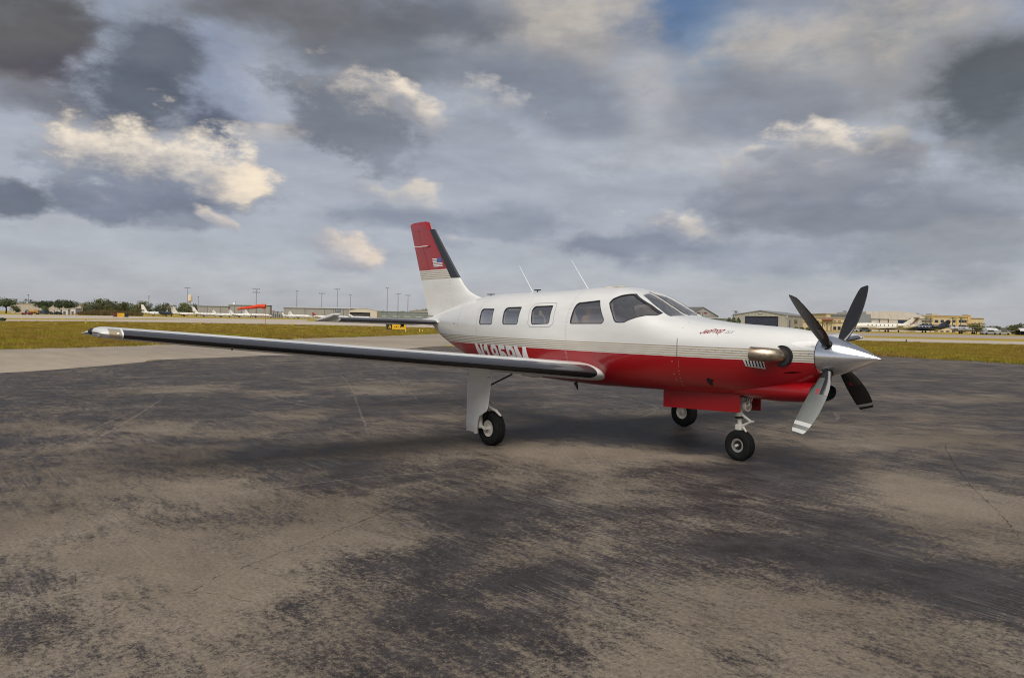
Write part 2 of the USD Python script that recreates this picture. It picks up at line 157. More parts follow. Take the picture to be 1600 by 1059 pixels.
def strip(rings, caps=False, closed=True):
    """skin through equal rings of points"""
    Rn = np.array(rings); k, n = Rn.shape[:2]; v = Rn.reshape(-1, 3)
    i = np.arange(k-1)[:, None]*n; j = np.arange(n if closed else n-1)[None]; jn = (j+1) % n
    a, b, c, d = i+j, i+jn, i+n+jn, i+n+j
    f = np.concatenate([np.stack([a, b, c], -1).reshape(-1, 3), np.stack([a, c, d], -1).reshape(-1, 3)])
    if caps:
        v = np.vstack([v, Rn[0].mean(0), Rn[-1].mean(0)]); j = np.arange(n); jn = (j+1) % n
        f = np.vstack([f, np.stack([np.full(n, len(v)-2), jn, j], 1), np.stack([np.full(n, len(v)-1), (k-1)*n+j, (k-1)*n+jn], 1)])
    t = trimesh.Trimesh(v, f, process=False)
    if caps and t.volume < 0: t.invert()
    return t
def lathe(profile, axis='x', at=(0, 0, 0), n=32, caps=True):
    """profile: (along, radius)"""
    t = np.linspace(0, 2*np.pi, n, endpoint=False); rings = []
    for a, r in profile:
        c, s = r*np.cos(t), r*np.sin(t); o = np.full(n, a)
        rings.append(np.stack({'x': (o, c, s), 'y': (c, o, s), 'z': (c, s, o)}[axis], 1)+np.array(at))
    return strip(rings, caps)
def prism(poly, z0, z1):
    """polygon in xy extruded from z0 to z1"""
    if not isinstance(poly, Polygon): poly = Polygon(poly)
    p = trimesh.creation.extrude_polygon(poly, z1-z0, engine='earcut'); p.apply_translation((0, 0, z0)); return p
def side_prism(poly, y0, y1):
    """polygon in xz extruded along y"""
    if not isinstance(poly, Polygon): poly = Polygon(poly)
    p = trimesh.creation.extrude_polygon(poly, y1-y0, engine='earcut'); v = p.vertices.copy()
    p.vertices = np.stack([v[:, 0], y0+v[:, 2], v[:, 1]], 1); p.invert()
    if p.volume < 0: p.invert()
    return p
def sheet(pts, zz, step=None, jit=0.):
    """flat ground sheet from a polygon; step subdivides the outline and jit makes it uneven"""
    P = np.array(pts, float)
    if step:
        out = []
        for a, b in zip(P, np.roll(P, -1, 0)):
            k = max(1, int(np.linalg.norm(b-a)/step)); out += [a+(b-a)*q/k for q in range(k)]
        P = np.array(out)
        P += jit*(np.stack([meshkit.fbm(np.c_[P*.7, np.zeros(len(P))], 3, 1), meshkit.fbm(np.c_[P*.7, np.zeros(len(P))], 3, 2)], 1)-.5)*2
    pg = Polygon(P)
    if not pg.is_valid: pg = pg.buffer(0)
    v, f = trimesh.creation.triangulate_polygon(pg, engine='earcut')
    t = trimesh.Trimesh(np.c_[v, np.full(len(v), zz)], f, process=False)
    if t.face_normals[:, 2].sum() < 0: t.invert()
    return t
def M3(t):
    t = trimesh.Trimesh(t.vertices, t.faces, process=True)
    return manifold3d.Manifold(manifold3d.Mesh(np.asarray(t.vertices, np.float32), np.asarray(t.faces, np.uint32)))
def T3(mf):
    o = mf.to_mesh(); return trimesh.Trimesh(np.array(o.vert_properties[:, :3]), np.array(o.tri_verts), process=False)
def hullballs(pts):
    return T3(manifold3d.Manifold.batch_hull([manifold3d.Manifold.sphere(r, 16).translate(p) for p, r in pts]))
def mirror_y(t):
    t = t.copy(); t.vertices[:, 1] *= -1; t.invert(); return t
def rbox(cx, cy, cz, sx, sy, sz, r):
    return hullballs([((cx+i*(sx/2-r), cy+j*(sy/2-r), cz+k*(sz/2-r)), r) for i in (-1, 1) for j in (-1, 1) for k in (-1, 1)])

# ---------------------------------------------------------------- materials
def simple(name, col, rough=.5, metal=0., coat=0., bump=0., bscale=60., var=0., vscale=3., spec=.5, coat_rough=.05):
    g = G(); base = tuple(col)
    pos = g.add('geometry', 'position') if (bump or var) else None
    if var:
        n = g.noise(pos, vscale, 5., .6)
        f = g.rng(n, .3, .7, 1-var, 1+var, 'linear')
        base = g.mix(1., tuple(col), g.add('combine_color', 'color', color_type='rgb', r=f, g=f, b=f), 'multiply')
    k = dict(base_color=base, roughness=rough, metallic=metal, coat_weight=coat, coat_roughness=coat_rough, specular_ior_level=spec)
    if bump: k['normal'] = g.add('bump', 'normal', height=g.noise(pos, bscale, 4.), strength=bump, distance=.02)
    return g.done(name, surface=g.add('principled_bsdf', 'BSDF', **k))
WHITE = (.68, .675, .655); RED = (.30, .002, .006); GOLD = (.36, .29, .175)
def dirty(g, pos, col, amt=.10):
    a = g.noise(g.add('mapping', 'vector', mapping_type='point', vector=pos, scale=(.5, 2., 2.)), 3., 6., .62)
    f = g.rng(a, .25, .75, 1-amt, 1+amt*.3, 'linear')
    return g.mix(1., col, g.add('combine_color', 'color', color_type='rgb', r=f, g=f, b=g.math('multiply', f, .99)), 'multiply')
def paint(name, kind):
    """airframe paint: flat colour bands by height on the airframe"""
    g = G(); pos = g.add('geometry', 'position'); zz = g.add('separate_xyz', 'z', vector=pos)
    if kind == 'white': c = WHITE
    elif kind == 'red': c = RED
    else:
        lo, hi = (1.14, 1.42) if kind == 'body' else (2.26, 2.58)
        st = []
        if kind == 'body':
            st = [(lo, RED), (1.2135, RED), (1.2145, WHITE)]
            for k in range(5):
                z0 = 1.2235+k*.0262
                st += [(z0, WHITE), (z0+.001, GOLD), (z0+.0125, tuple(.8*x for x in GOLD)), (z0+.0135, WHITE)]
            st += [(hi, WHITE)]
        else:
            st = [(lo, WHITE), (2.335, WHITE)]
            for k in range(5):
                z0 = 2.336+k*.0335
                st += [(z0, WHITE), (z0+.001, tuple(.55*x for x in GOLD)), (z0+.009, GOLD), (z0+.018, GOLD), (z0+.019, WHITE)]
            st += [(2.506, WHITE), (2.507, RED), (hi, RED)]
        c = g.add('rgb_ramp', 'color', fac=g.rng(zz, lo, hi, t='linear'), ramp=[((a-lo)/(hi-lo), b) for a, b in st])
    c = dirty(g, pos, c)
    orange = g.noise(pos, 1.6, 3., .5)
    b = g.add('bump', 'normal', height=orange, strength=.06, distance=.05)
    return g.done(name, surface=g.add('principled_bsdf', 'BSDF', base_color=c, roughness=.32, coat_weight=.5, coat_roughness=.06, normal=b, coat_normal=b))
# the stripe ramp needs finer steps than a 256 step table gives
def _fine_ramp(stops, interpolate):
    stops = sorted(stops, key=lambda s: s[0]); at = np.array([s[0] for s in stops]); c = np.array([s[1][:3] for s in stops], float)
    xx = np.linspace(0, 1, 2048 if len(stops) > 20 else 256)
    return {'ramp': np.stack([np.interp(xx, at, k) for k in c.T], 1), 'ramp_alpha': np.ones(len(xx))}
usdkit._ramp = _fine_ramp

M = {}
M['body'] = paint('paint_body', 'body'); M['fin'] = paint('paint_fin', 'fin'); M['white'] = paint('paint_white', 'white'); M['red'] = paint('paint_red', 'red')
M['rubber'] = simple('black_rubber', (.012, .012, .014), .22, coat=.5, coat_rough=.12)
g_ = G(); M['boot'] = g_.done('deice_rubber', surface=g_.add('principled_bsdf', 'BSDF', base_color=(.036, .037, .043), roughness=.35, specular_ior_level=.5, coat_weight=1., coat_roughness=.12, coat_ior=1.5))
M['boot_matte'] = simple('grey_rubber', (.022, .024, .03), .5)
M['tyre'] = simple('tyre', (.010, .010, .010), .8, bump=.3, bscale=90, spec=.2, var=.3, vscale=14)
M['black'] = simple('black', (.006, .006, .006), .6)
M['darkmetal'] = simple('dark_metal', (.08, .08, .085), .4, .8)
M['alloy'] = simple('alloy', (.55, .54, .52), .35, .9)
M['gearwhite'] = simple('gear_white', (.62, .59, .52), .45, var=.12, vscale=9)
M['beige'] = simple('beige_lining', (.74, .66, .54), .8)
M['tan'] = simple('tan_leather', (.46, .31, .17), .55)
M['panel'] = simple('panel_dark', (.03, .03, .032), .6)
M['blade'] = simple('blade_black', (.011, .010, .011), .5, var=.2, vscale=6)
M['bladegrey'] = simple('blade_grey', (.090, .097, .091), .45, var=.1, vscale=8)
M['whitepaint'] = simple('white_paint', (.75, .75, .73), .4)
M['redmark'] = simple('red_mark', (.33, .02, .02), .45)
M['script'] = simple('script_red', (.22, .012, .02), .4)
M['scriptgrey'] = simple('script_grey', (.25, .24, .25), .4)
M['blue'] = simple('flag_blue', (.05, .11, .30), .4)
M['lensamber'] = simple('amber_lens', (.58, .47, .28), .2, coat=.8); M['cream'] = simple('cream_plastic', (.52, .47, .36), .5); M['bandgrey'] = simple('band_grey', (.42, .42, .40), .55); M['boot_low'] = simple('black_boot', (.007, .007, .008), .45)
def polished(name, col, r):
    g = G(); pos = g.add('geometry', 'position')
    q = g.add('mapping', 'vector', mapping_type='point', vector=pos, scale=(2., 2., 2.))
    n = g.noise(q, 3., 4., .6)
    c = g.mix(1., tuple(col), g.add('combine_color', 'color', color_type='rgb', **{k: g.rng(n, .3, .7, .95, 1.03, 'linear') for k in 'rgb'}), 'multiply')
    return g.done(name, surface=g.add('principled_bsdf', 'BSDF', base_color=c, metallic=1., roughness=g.rng(n, .3, .7, r*.8, r*1.2, 'linear')))
M['chrome'] = polished('polished_aluminium', (.90, .90, .91), .19)
def heat():
    g = G(); pos = g.add('geometry', 'position')
    n = g.noise(g.add('mapping', 'vector', mapping_type='point', vector=pos, scale=(2., 9., 14.)), 2.2, 4., .6)
    c = g.add('rgb_ramp', 'color', fac=g.rng(n, .3, .7, t='linear'), ramp=[(0, (.30, .20, .13)), (.4, (.48, .39, .29)), (.7, (.56, .47, .35)), (1, (.34, .25, .20))])
    return g.done('heat_stained_steel', surface=g.add('principled_bsdf', 'BSDF', base_color=c, metallic=1., roughness=.38))
M['steel'] = heat()
def glass(name, tint, gloss=1.):
    g = G()
    f = g.math('multiply_add', g.math('power', g.add('layer_weight', 'facing', blend=.5), 3.), .68, .25, True)
    a = g.add('transparent_bsdf', 'BSDF', color=tuple(tint)); b = g.add('glossy_bsdf', 'BSDF', color=(gloss,)*3, roughness=.02)
    return g.done(name, surface=g.add('mix_closure', 'closure', fac=f, closure1=a, closure2=b))
M['glass'] = glass('cabin_glass', (.90, .85, .78)); M['lens'] = glass('clear_lens', (.93, .92, .88))
# ================================================================ GROUND
def asphalt():
    g = G(); pos = g.add('geometry', 'position')
    nb = g.noise(pos, .23, 6., .62, .6)
    nm = g.noise(pos, 1.3, 6., .66, .4)
    acc = g.math('multiply_add', g.math('subtract', nb, .5), 1.5, g.math('multiply', g.math('subtract', nm, .5), 2.7))
    acc = g.math('add', g.math('add', acc, .02), g.add('attribute', 'fac', attribute='wear'))
    # drag marks: grain stretched along several directions
    def streak(rot, sx, sy, sc):
        q = g.add('mapping', 'vector', mapping_type='point', vector=pos, rotation=(0., 0., rot), scale=(sx, sy, 1.))
        return g.noise(q, sc, 5., .68, .2)
    s1 = streak(-YAW+math.pi/2, 1.3, 4.5, 2.6); s2 = streak(.35, 1.2, 4., 2.2); s3 = streak(1.25, 1.1, 3.2, 1.4)
    grain = g.noise(pos, 26., 5., .75)
    fine = g.noise(pos, 95., 3., .7)
    ero = g.math('multiply_add', g.math('subtract', s1, .5), 1.5, g.math('multiply_add', g.math('subtract', grain, .5), 3.0, g.math('multiply', g.math('subtract', s2, .5), 1.1)))
    ero = g.math('multiply_add', g.math('subtract', s3, .5), .8, g.math('multiply_add', g.math('subtract', fine, .5), 1.8, ero))
    worn = g.rng(g.math('multiply_add', acc, .74, ero), -.44, .58)
    t1 = g.noise(pos, .35, 4., .6); t2 = g.noise(pos, 34., 6., .82); t3 = g.noise(pos, 3.2, 6., .7)
    sand = g.mix(g.rng(t1, .35, .65), (.132, .105, .078), (.198, .162, .124))
    seal = g.mix(g.rng(t3, .3, .7), (.022, .018, .018), (.046, .039, .039))
    c = g.mix(worn, seal, sand)
    sp = g.rng(t2, .28, .72, .50, 1.50, 'linear'); sp2 = g.rng(t3, .25, .75, .86, 1.12, 'linear'); sp = g.math('multiply', sp, sp2)
    c = g.mix(1., c, g.add('combine_color', 'color', color_type='rgb', r=sp, g=sp, b=sp), 'multiply')
    # pale chips of aggregate
    vo = g.add('voronoi_texture', 'distance', vector=pos, scale=16.)
    c = g.mix(g.math('multiply', g.rng(vo, .085, .05), .5), c, (.36, .33, .29))
    # long hairline scratches
    for rot, off in ((.2, 1.), (.62, 2.), (-.95, 3.), (2.75, 4.)):
        q = g.add('mapping', 'vector', mapping_type='point', vector=pos, rotation=(0., 0., rot), scale=(.16, 7., 1.), location=(off*7., off*3., off))
        n = g.noise(q, 1.5, 2., .5, .5); ln = g.rng(g.math('absolute', g.math('subtract', n, .56)), .011, .0)
        gate = g.rng(g.noise(pos, .8, 3., .6, .5), .48, .64)
        c = g.mix(g.math('multiply', g.math('multiply', ln, gate), .26), c, (.25, .225, .195))
    h = g.math('multiply_add', fine, .6, g.math('multiply', t2, .9))
    b = g.add('bump', 'normal', height=h, strength=.35, distance=.006)
    r = g.rng(worn, 0., 1., .55, .85, 'linear')
    return g.done('asphalt', surface=g.add('principled_bsdf', 'BSDF', base_color=c, roughness=r, normal=b, specular_ior_level=.22))
def concrete(name, c1, c2, sc=.08):
    g = G(); pos = g.add('geometry', 'position')
    n = g.noise(pos, sc, 6., .62, .4); n2 = g.noise(pos, 2.2, 5., .7); st = g.noise(g.add('mapping', 'vector', mapping_type='point', vector=pos, rotation=(0., 0., -YAW+math.pi/2), scale=(.25, 1.6, 1.)), .7, 5., .6)
    c = g.mix(g.rng(g.math('multiply_add', n, .6, g.math('multiply', st, .4)), .38, .62), c1, c2)
    f = g.rng(n2, .3, .7, .88, 1.1, 'linear')
    c = g.mix(1., c, g.add('combine_color', 'color', color_type='rgb', r=f, g=f, b=f), 'multiply')
    return g.done(name, surface=g.add('principled_bsdf', 'BSDF', base_color=c, roughness=.85, specular_ior_level=.3))
def turf(name='turf', k=1.):
    g = G(); pos = g.add('geometry', 'position')
    n = g.noise(pos, .045, 5., .62, .5); n1 = g.noise(g.add('mapping', 'vector', mapping_type='point', vector=pos, rotation=(0., 0., -YAW+math.pi/2), scale=(.35, 1., 1.)), .22, 5., .65); n2 = g.noise(pos, 1.6, 5., .7); n3 = g.noise(pos, 9., 4., .7)
    a = g.rng(g.math('multiply_add', n1, .6, g.math('multiply', n, .4)), .40, .60)
    c = g.mix(a, (.29*k, .235*k, .035*k), (.37*k, .25*k, .065*k))
    c = g.mix(g.math('multiply', g.rng(n, .56, .70), .55), c, (.165*k, .19*k, .02*k))
    c = g.mix(g.math('multiply', g.rng(n2, .58, .72), .55), c, (.16*k, .11*k, .03*k))
    f = g.rng(g.math('multiply_add', n2, .5, g.math('multiply', n3, .5)), .3, .7, .72, 1.25, 'linear')
    c = g.mix(1., c, g.add('combine_color', 'color', color_type='rgb', r=f, g=f, b=f), 'multiply')
    b = g.add('bump', 'normal', height=n3, strength=.6, distance=.08)
    return g.done(name, surface=g.add('principled_bsdf', 'BSDF', base_color=c, roughness=.95, normal=b, specular_ior_level=.1))
M['asphalt'] = asphalt(); M['turf'] = turf()
M['concrete'] = concrete('concrete', (.33, .275, .21), (.25, .21, .165)); M['taxi'] = concrete('taxi_concrete', (.46, .395, .32), (.38, .325, .265), .03); M['road'] = concrete('road_concrete', (.36, .295, .25), (.29, .24, .20), .03)
def stripmesh(pts, w, zz, seed, step=.12, jit=.4, taper=True):
    P = np.array(pts, float); d = np.r_[0, np.cumsum(np.linalg.norm(np.diff(P, axis=0), axis=1))]
    n = max(6, int(d[-1]/step)); q = np.linspace(0, d[-1], n); f = PC(d, P)(q)
    rr = np.random.default_rng(seed); T = np.gradient(f, axis=0); T /= np.linalg.norm(T, axis=1)[:, None]; N = np.stack([-T[:, 1], T[:, 0]], 1)
    f = f+N*rr.normal(0, 1, (n, 1))*w*jit
    ww = w*(.5+.5*rr.random(n)); 
    if taper: ww *= np.minimum(1, np.minimum(np.arange(n), np.arange(n)[::-1])/3.+.15)
    a, b = f+N*ww[:, None]/2, f-N*ww[:, None]/2
    v = np.c_[np.vstack([a, b]), np.full(2*n, zz)]; i = np.arange(n-1)
    fa = np.vstack([np.stack([i, n+i, i+1], 1), np.stack([i+1, n+i, n+i+1], 1)])
    t = trimesh.Trimesh(v, fa, process=False)
    if t.face_normals[:, 2].sum() < 0: t.invert()
    return t
def struct(name, mesh, mat, parent=None):
    p = put(name, mesh, mat, parent, False)
    if parent is None: tag(p, kind='structure')
    return p
field = struct('grass_field', sheet([(-6000, -6000), (6000, -6000), (6000, 6000), (-6000, 6000)], -.016), M['turf'])
APRON = [(-16.0, -5.7), (-17.8, -3.6), (-20.9, -.6), (-23.1, 3.6), (-24.4, 8.1), (-31.5, 17.8), (-24, 28), (-19.4, 35), (-15.2, 37.0), (-12.0, 36.3), (-7.0, 35.2), (-1.2, 31.6), (12, 25), (60, 8), (60, -60), (20, -60), (-2, -20)]
def apron_mesh():
    edge = Polygon(sheet(APRON, 0., .8, .22).vertices[:, :2]); B = np.array(edge.exterior.coords)[:-1]
    r = 2.2*1.026**np.arange(140); a = np.r_[np.arange(YAW-.75, YAW+.75, .0065), np.arange(YAW+.8, YAW+2*np.pi-.8, .12)]
    P = np.array(CAM[:2])+np.stack([np.outer(r, np.cos(a)).ravel(), np.outer(r, np.sin(a)).ravel()], 1)
    P = np.vstack([P, np.array(CAM[:2])+np.random.default_rng(2).uniform(-1.4, 1.4, (40, 2))])
    P = P[contains_xy(edge.buffer(-.12), P[:, 0], P[:, 1])]; P = np.vstack([B, P])
    T = Delaunay(P).simplices; c = P[T].mean(1); T = T[contains_xy(edge, c[:, 0], c[:, 1])]
    e1, e2 = P[T[:, 1]]-P[T[:, 0]], P[T[:, 2]]-P[T[:, 0]]; fl = e1[:, 0]*e2[:, 1]-e1[:, 1]*e2[:, 0]; T[fl < 0] = T[fl < 0][:, ::-1]; T = T[np.abs(fl) > 1e-9]
    Q = P+np.stack([meshkit.fbm(np.c_[P*k, np.full(len(P), z_)], 4, sd)-.5 for k, z_, sd in ((.55, .3, 3), (.55, .7, 9))], 1)*2.6
    w = np.zeros(len(P))
    for px, py, ru, rv, rot, wt in PATCHES:
        c_, s_ = math.cos(rot), math.sin(rot); dx, dy = Q[:, 0]-px, Q[:, 1]-py
        w += max(wt, -.8)*1.12*np.maximum(0, 1-np.hypot((c_*dx+s_*dy)/(ru*1.45), (-s_*dx+c_*dy)/(rv*1.45)))
    return np.c_[P, np.zeros(len(P))], T, w
av, af, wear = apron_mesh()
apron = struct('asphalt_apron', (av, af), M['asphalt'])
UsdGeom.PrimvarsAPI(apron).CreatePrimvar('wear', Sdf.ValueTypeNames.FloatArray, 'vertex').Set(Vt.FloatArray.FromNumpy(wear.astype(np.float32)))
struct('concrete_pavement', sheet(CONCRETE[:8]+[[-19.4, 36], [-53.5, 75.8], [-106.8, 66.7]]+CONCRETE[8:]+[[-30, -30], [0, -40]], -.004, .5, .65), M['concrete'])
struct('taxiway', sheet(TAXI, -.008, .9, .5), M['taxi'])
struct('far_taxiway', sheet(STRIP, -.012, 5., .5), M['taxi'])
struct('service_road', sheet(ROAD_RIGHT, -.008, 4., .5), M['road'])
def scuff():
    g = G(); pos = g.add('geometry', 'position')
    n = g.noise(pos, 9., 5., .75); n2 = g.noise(pos, 60., 3., .7)
    a = g.rng(g.math('multiply_add', n, .6, g.math('multiply', n2, .4)), .42, .66, 0., .5)
    return g.done('scuff', surface=g.add('mix_closure', 'closure', fac=a, closure1=g.add('transparent_bsdf', 'BSDF', color=(1., 1., 1.)), closure2=g.add('principled_bsdf', 'BSDF', base_color=(.34, .305, .26), roughness=.85)))

def crackmat():
    g = G(); n = g.noise(g.add('geometry', 'position'), 7., 5., .8)
    return g.done('crack', surface=g.add('mix_closure', 'closure', fac=g.rng(n, .42, .56, .15, .85), closure1=g.add('transparent_bsdf', 'BSDF', color=(1., 1., 1.)), closure2=g.add('diffuse_bsdf', 'BSDF', color=(.02, .017, .015))))
M['scuff'] = scuff(); M['crack'] = crackmat()
for i, (p, w) in enumerate(SCUFFS): put('tyre_scuff', stripmesh(p, w, .004, i, .25, .12), M['scuff'], apron, False)
for i, (p, w) in enumerate(CRACKS): put('crack', stripmesh(p, w*.62, .003, 50+i, .035, 1.3), M['crack'], apron, False)
# rough grass: clumps of blades, thicker along the pavement edge
def blades(n, spread, h, seed):
    rr = np.random.default_rng(seed); v, f = [], []
    for k in range(n):
        b = np.array([*(rr.normal(0, spread, 2)), 0]); a = rr.uniform(0, 2*np.pi); w = rr.uniform(.008, .016); hh = h*rr.uniform(.6, 1.2); lean = rr.normal(0, .45, 2)*hh
        s = np.array([math.cos(a), math.sin(a), 0])*w; i = len(v)
        v += [b-s, b+s, b+np.array([*lean, hh])]; f += [(i, i+1, i+2)]
    return np.array(v), np.array(f)
def grassmat(name, c):
    g = G(); rnd = g.add('object_info', 'random'); f = g.rng(rnd, 0., 1., .6, 1.3, 'linear'); pos = g.add('geometry', 'position'); n = g.noise(pos, .2, 4., .6)
    cc = g.mix(g.rng(n, .4, .6), c, (.30, .20, .055)); cc = g.mix(1., cc, g.add('combine_color', 'color', color_type='rgb', r=f, g=f, b=f), 'multiply')
    return g.done(name, surface=g.add('mix_closure', 'closure', fac=.35, closure1=g.add('diffuse_bsdf', 'BSDF', color=cc), closure2=g.add('translucent_bsdf', 'BSDF', color=cc)))
M['blade_grass'] = grassmat('grass_blade', (.31, .26, .04))
def instancer(name, protos, mats, pts, scales, rots, kind='stuff', label=None, cat=None):
    path = path_for(name); pi = UsdGeom.PointInstancer.Define(stage, path)
    for i, (mesh, mt) in enumerate(zip(protos, mats)): usdkit.mesh(stage, f'{path}/tuft_{i:03d}', mesh, mt, False)
    pi.CreatePrototypesRel().SetTargets([Sdf.Path(f'{path}/tuft_{i:03d}') for i in range(len(protos))])
    rr = np.random.default_rng(5); n = len(pts)
    pi.CreatePositionsAttr(Vt.Vec3fArray.FromNumpy(np.asarray(pts, np.float32))); pi.CreateProtoIndicesAttr(Vt.IntArray.FromNumpy(rr.integers(0, len(protos), n).astype(np.int32)))
    pi.CreateScalesAttr(Vt.Vec3fArray.FromNumpy(np.repeat(np.asarray(scales, np.float32)[:, None], 3, 1)))
    q = np.stack([np.cos(np.array(rots)/2), np.zeros(n), np.zeros(n), np.sin(np.array(rots)/2)], 1)
    pi.CreateOrientationsAttr(Vt.QuathArray([Gf.Quath(float(a[0]), float(a[1]), float(a[2]), float(a[3])) for a in q]))
    return tag(pi, label, cat, None, kind)
gp = []
for pl, n in ((Polygon(GRASS_LEFT).buffer(0), 15000), (Polygon(GRASS_RIGHT).buffer(0), 12000)):
    x0, y0, x1, y1 = pl.bounds; q = rng.uniform((x0, y0), (x1, y1), (n*5, 2)); dist = np.linalg.norm(q-np.array(CAM[:2]), axis=1)
    keep = contains_xy(pl, q[:, 0], q[:, 1]) & (rng.random(len(q)) < np.clip(48/dist, 0, 1)**2) ; gp.append(q[keep][:n])
    B = pl.boundary; L = np.array([B.interpolate(t).coords[0] for t in rng.uniform(0, B.length, 4200)]); gp.append(L+rng.normal(0, .38, L.shape))
gp = np.vstack(gp)
instancer('grass', [blades(26, .16, .13, k) for k in range(4)], [M['blade_grass']]*4, np.c_[gp, np.full(len(gp), -.016)], rng.uniform(.6, 1.5, len(gp)), rng.uniform(0, 6.28, len(gp)), 'stuff', 'short dry olive grass growing on the infield beside the taxiway', 'grass')

# ================================================================ THE AEROPLANE
# x forward, y to port, z up; the main wheels stand at x = 0
# x, top, bottom, half width, height of the widest line, squareness
ST=np.array([
(-4.78,1.600,1.560,.020,1.580,2.0),
(-4.525,1.628,1.545,.055,1.59,2.0),
(-4.05,1.730,1.295,.150,1.57,2.05),
(-3.43,1.868,1.070,.285,1.53,2.1),
(-2.95,1.960,.925,.385,1.50,2.15),
(-2.50,2.012,.835,.475,1.47,2.2),
(-1.98,2.040,.790,.560,1.44,2.25),
(-1.20,2.052,.740,.635,1.42,2.3),
(-.46,2.068,.722,.665,1.40,2.35),
(.14,2.090,.716,.670,1.39,2.4),
(.63,2.082,.730,.665,1.38,2.6),
(.81,2.050,.736,.660,1.375,2.9),
(1.04,1.975,.744,.650,1.37,3.0),
(1.37,1.815,.752,.628,1.35,3.0),
(1.56,1.725,.756,.612,1.34,2.9),
(1.89,1.668,.758,.575,1.32,2.6),
(2.36,1.622,.762,.510,1.31,2.35),
(2.80,1.598,.800,.440,1.30,2.3),
(3.13,1.575,.880,.365,1.29,2.2),
(3.40,1.535,.990,.275,1.285,2.05),
(3.495,1.512,1.055,.229,1.284,2.0)])
CUR=[PC(ST[:,0],ST[:,k]) for k in range(1,6)]
def section(x,n=96,inset=0.0):
    zt,zb,hw,zc,e=[float(c(x)) for c in CUR]
    zt-=inset;zb+=inset;hw-=inset
    t=np.linspace(0,2*np.pi,n,endpoint=False)
    c,s=np.cos(t),np.sin(t)
    y=hw*np.sign(c)*np.abs(c)**(2/e)
    h=np.where(s>=0,zt-zc,zc-zb)
    return np.stack([np.full(n,x),y,zc+h*np.sign(s)*np.abs(s)**(2/e)],1)
def loft(xs,n=96,inset=0.0):
    R=np.array([section(x,n,inset) for x in xs]);m=len(xs)
    v=R.reshape(-1,3);f=[]
    i=np.arange(m-1)[:,None]*n;j=np.arange(n)[None];k=(j+1)%n
    a,b,c,d=i+j,i+k,i+n+k,i+n+j
    f=np.concatenate([np.stack([a,b,c],-1).reshape(-1,3),np.stack([a,c,d],-1).reshape(-1,3)])
    v=np.vstack([v,R[0].mean(0),R[-1].mean(0)])
    j=np.arange(n)
    f=np.vstack([f,np.stack([np.full(n,len(v)-2),(j+1)%n,j],1),np.stack([np.full(n,len(v)-1),(m-1)*n+j,(m-1)*n+(j+1)%n],1)])
    t=trimesh.Trimesh(v,f,process=False)
    if t.volume<0: t.invert()
    return t

def side_y(x, z, inset=0.):
    zt, zb, hw, zc, e = [c(x) for c in CUR]
    h = np.where(z >= zc, (z-zc)/(zt-zc), (zc-z)/(zc-zb))
    return hw*np.maximum(1-np.clip(h, 0, 1)**e, 0)**(1/e)
def conform(flat, off, side=-1):
    """lay a mesh given in (x, z, thickness) on the fuselage side"""
    t = flat.copy(); v, f = trimesh.remesh.subdivide_to_size(t.vertices, t.faces, .04)
    y = side_y(v[:, 0], v[:, 1])+off+v[:, 2]
    o = trimesh.Trimesh(np.stack([v[:, 0], side*y, v[:, 1]], 1), f, process=False)
    if side < 0: o.invert()
    return o
def plate(poly, th=.003): return trimesh.creation.extrude_polygon(poly if isinstance(poly, Polygon) else Polygon(poly), th, engine='earcut')

plane = thing('propeller_airplane', 'white and red single propeller airplane with gold stripes parked on the asphalt', 'airplane')
NX = np.unique(np.r_[np.linspace(-4.78, 3.495, 130), np.linspace(.6, 1.7, 45)])
outer = loft(NX, 128)
WIN = {'side_window': [
    [(-2.237, 1.745), (-2.225, 1.768), (-2.19, 1.786), (-1.841, 1.785), (-1.80, 1.565), (-1.815, 1.54), (-1.849, 1.533), (-2.184, 1.528), (-2.213, 1.545), (-2.225, 1.575)],
    [(-1.530, 1.74), (-1.512, 1.785), (-1.468, 1.804), (-1.112, 1.813), (-1.098, 1.80), (-1.084, 1.58), (-1.098, 1.553), (-1.127, 1.544), (-1.452, 1.539), (-1.485, 1.55), (-1.50, 1.575)],
    [(-.815, 1.755), (-.80, 1.80), (-.762, 1.821), (-.38, 1.829), (-.366, 1.815), (-.345, 1.60), (-.358, 1.575), (-.384, 1.565), (-.717, 1.55), (-.745, 1.56), (-.758, 1.585)],
    [(.096, 1.735), (.100, 1.79), (.115, 1.84), (.15, 1.866), (.535, 1.897), (.552, 1.885), (.742, 1.64), (.733, 1.605), (.70, 1.582), (.117, 1.572), (.098, 1.58), (.09, 1.61)],
    [(.745, 1.86), (.768, 1.915), (.853, 1.963), (.921, 1.981), (.968, 1.985), (1.273, 1.839), (1.543, 1.700), (1.368, 1.697), (1.26, 1.671), (1.161, 1.637), (1.089, 1.604), (1.005, 1.600), (.945, 1.606), (.915, 1.63), (.86, 1.716)]]}
def rounded(p, r=.02): return Polygon(p).buffer(0).buffer(-r).buffer(r, 8)
side_polys = [rounded(p, .03 if i < 3 else .02) for i, p in enumerate(WIN['side_window'])]
shield = rounded([(1.030, -.250), (.945, -.007), (1.615, -.007), (1.665, -.16), (1.600, -.345), (1.265, -.305)], .012)
win_list = []   # (name, prism builder)
for p in side_polys:
    win_list.append(lambda g, p=p, : side_prism(p.buffer(g), -1., -.12))
win_list.append(lambda g: prism(shield.buffer(g), 1.45, 2.2))
def both(b, g=0.):
    t = b(g); return [t, mirror_y(t)]
inner = loft(np.linspace(-2.45, 1.72, 70), 96, .030)
lin_in = loft(np.linspace(-2.40, 1.68, 70), 96, .040)
lin_out = loft(np.linspace(-2.44, 1.71, 70), 96, .031)
hull = M3(outer)-M3(inner)
lining = M3(lin_out)-M3(lin_in)
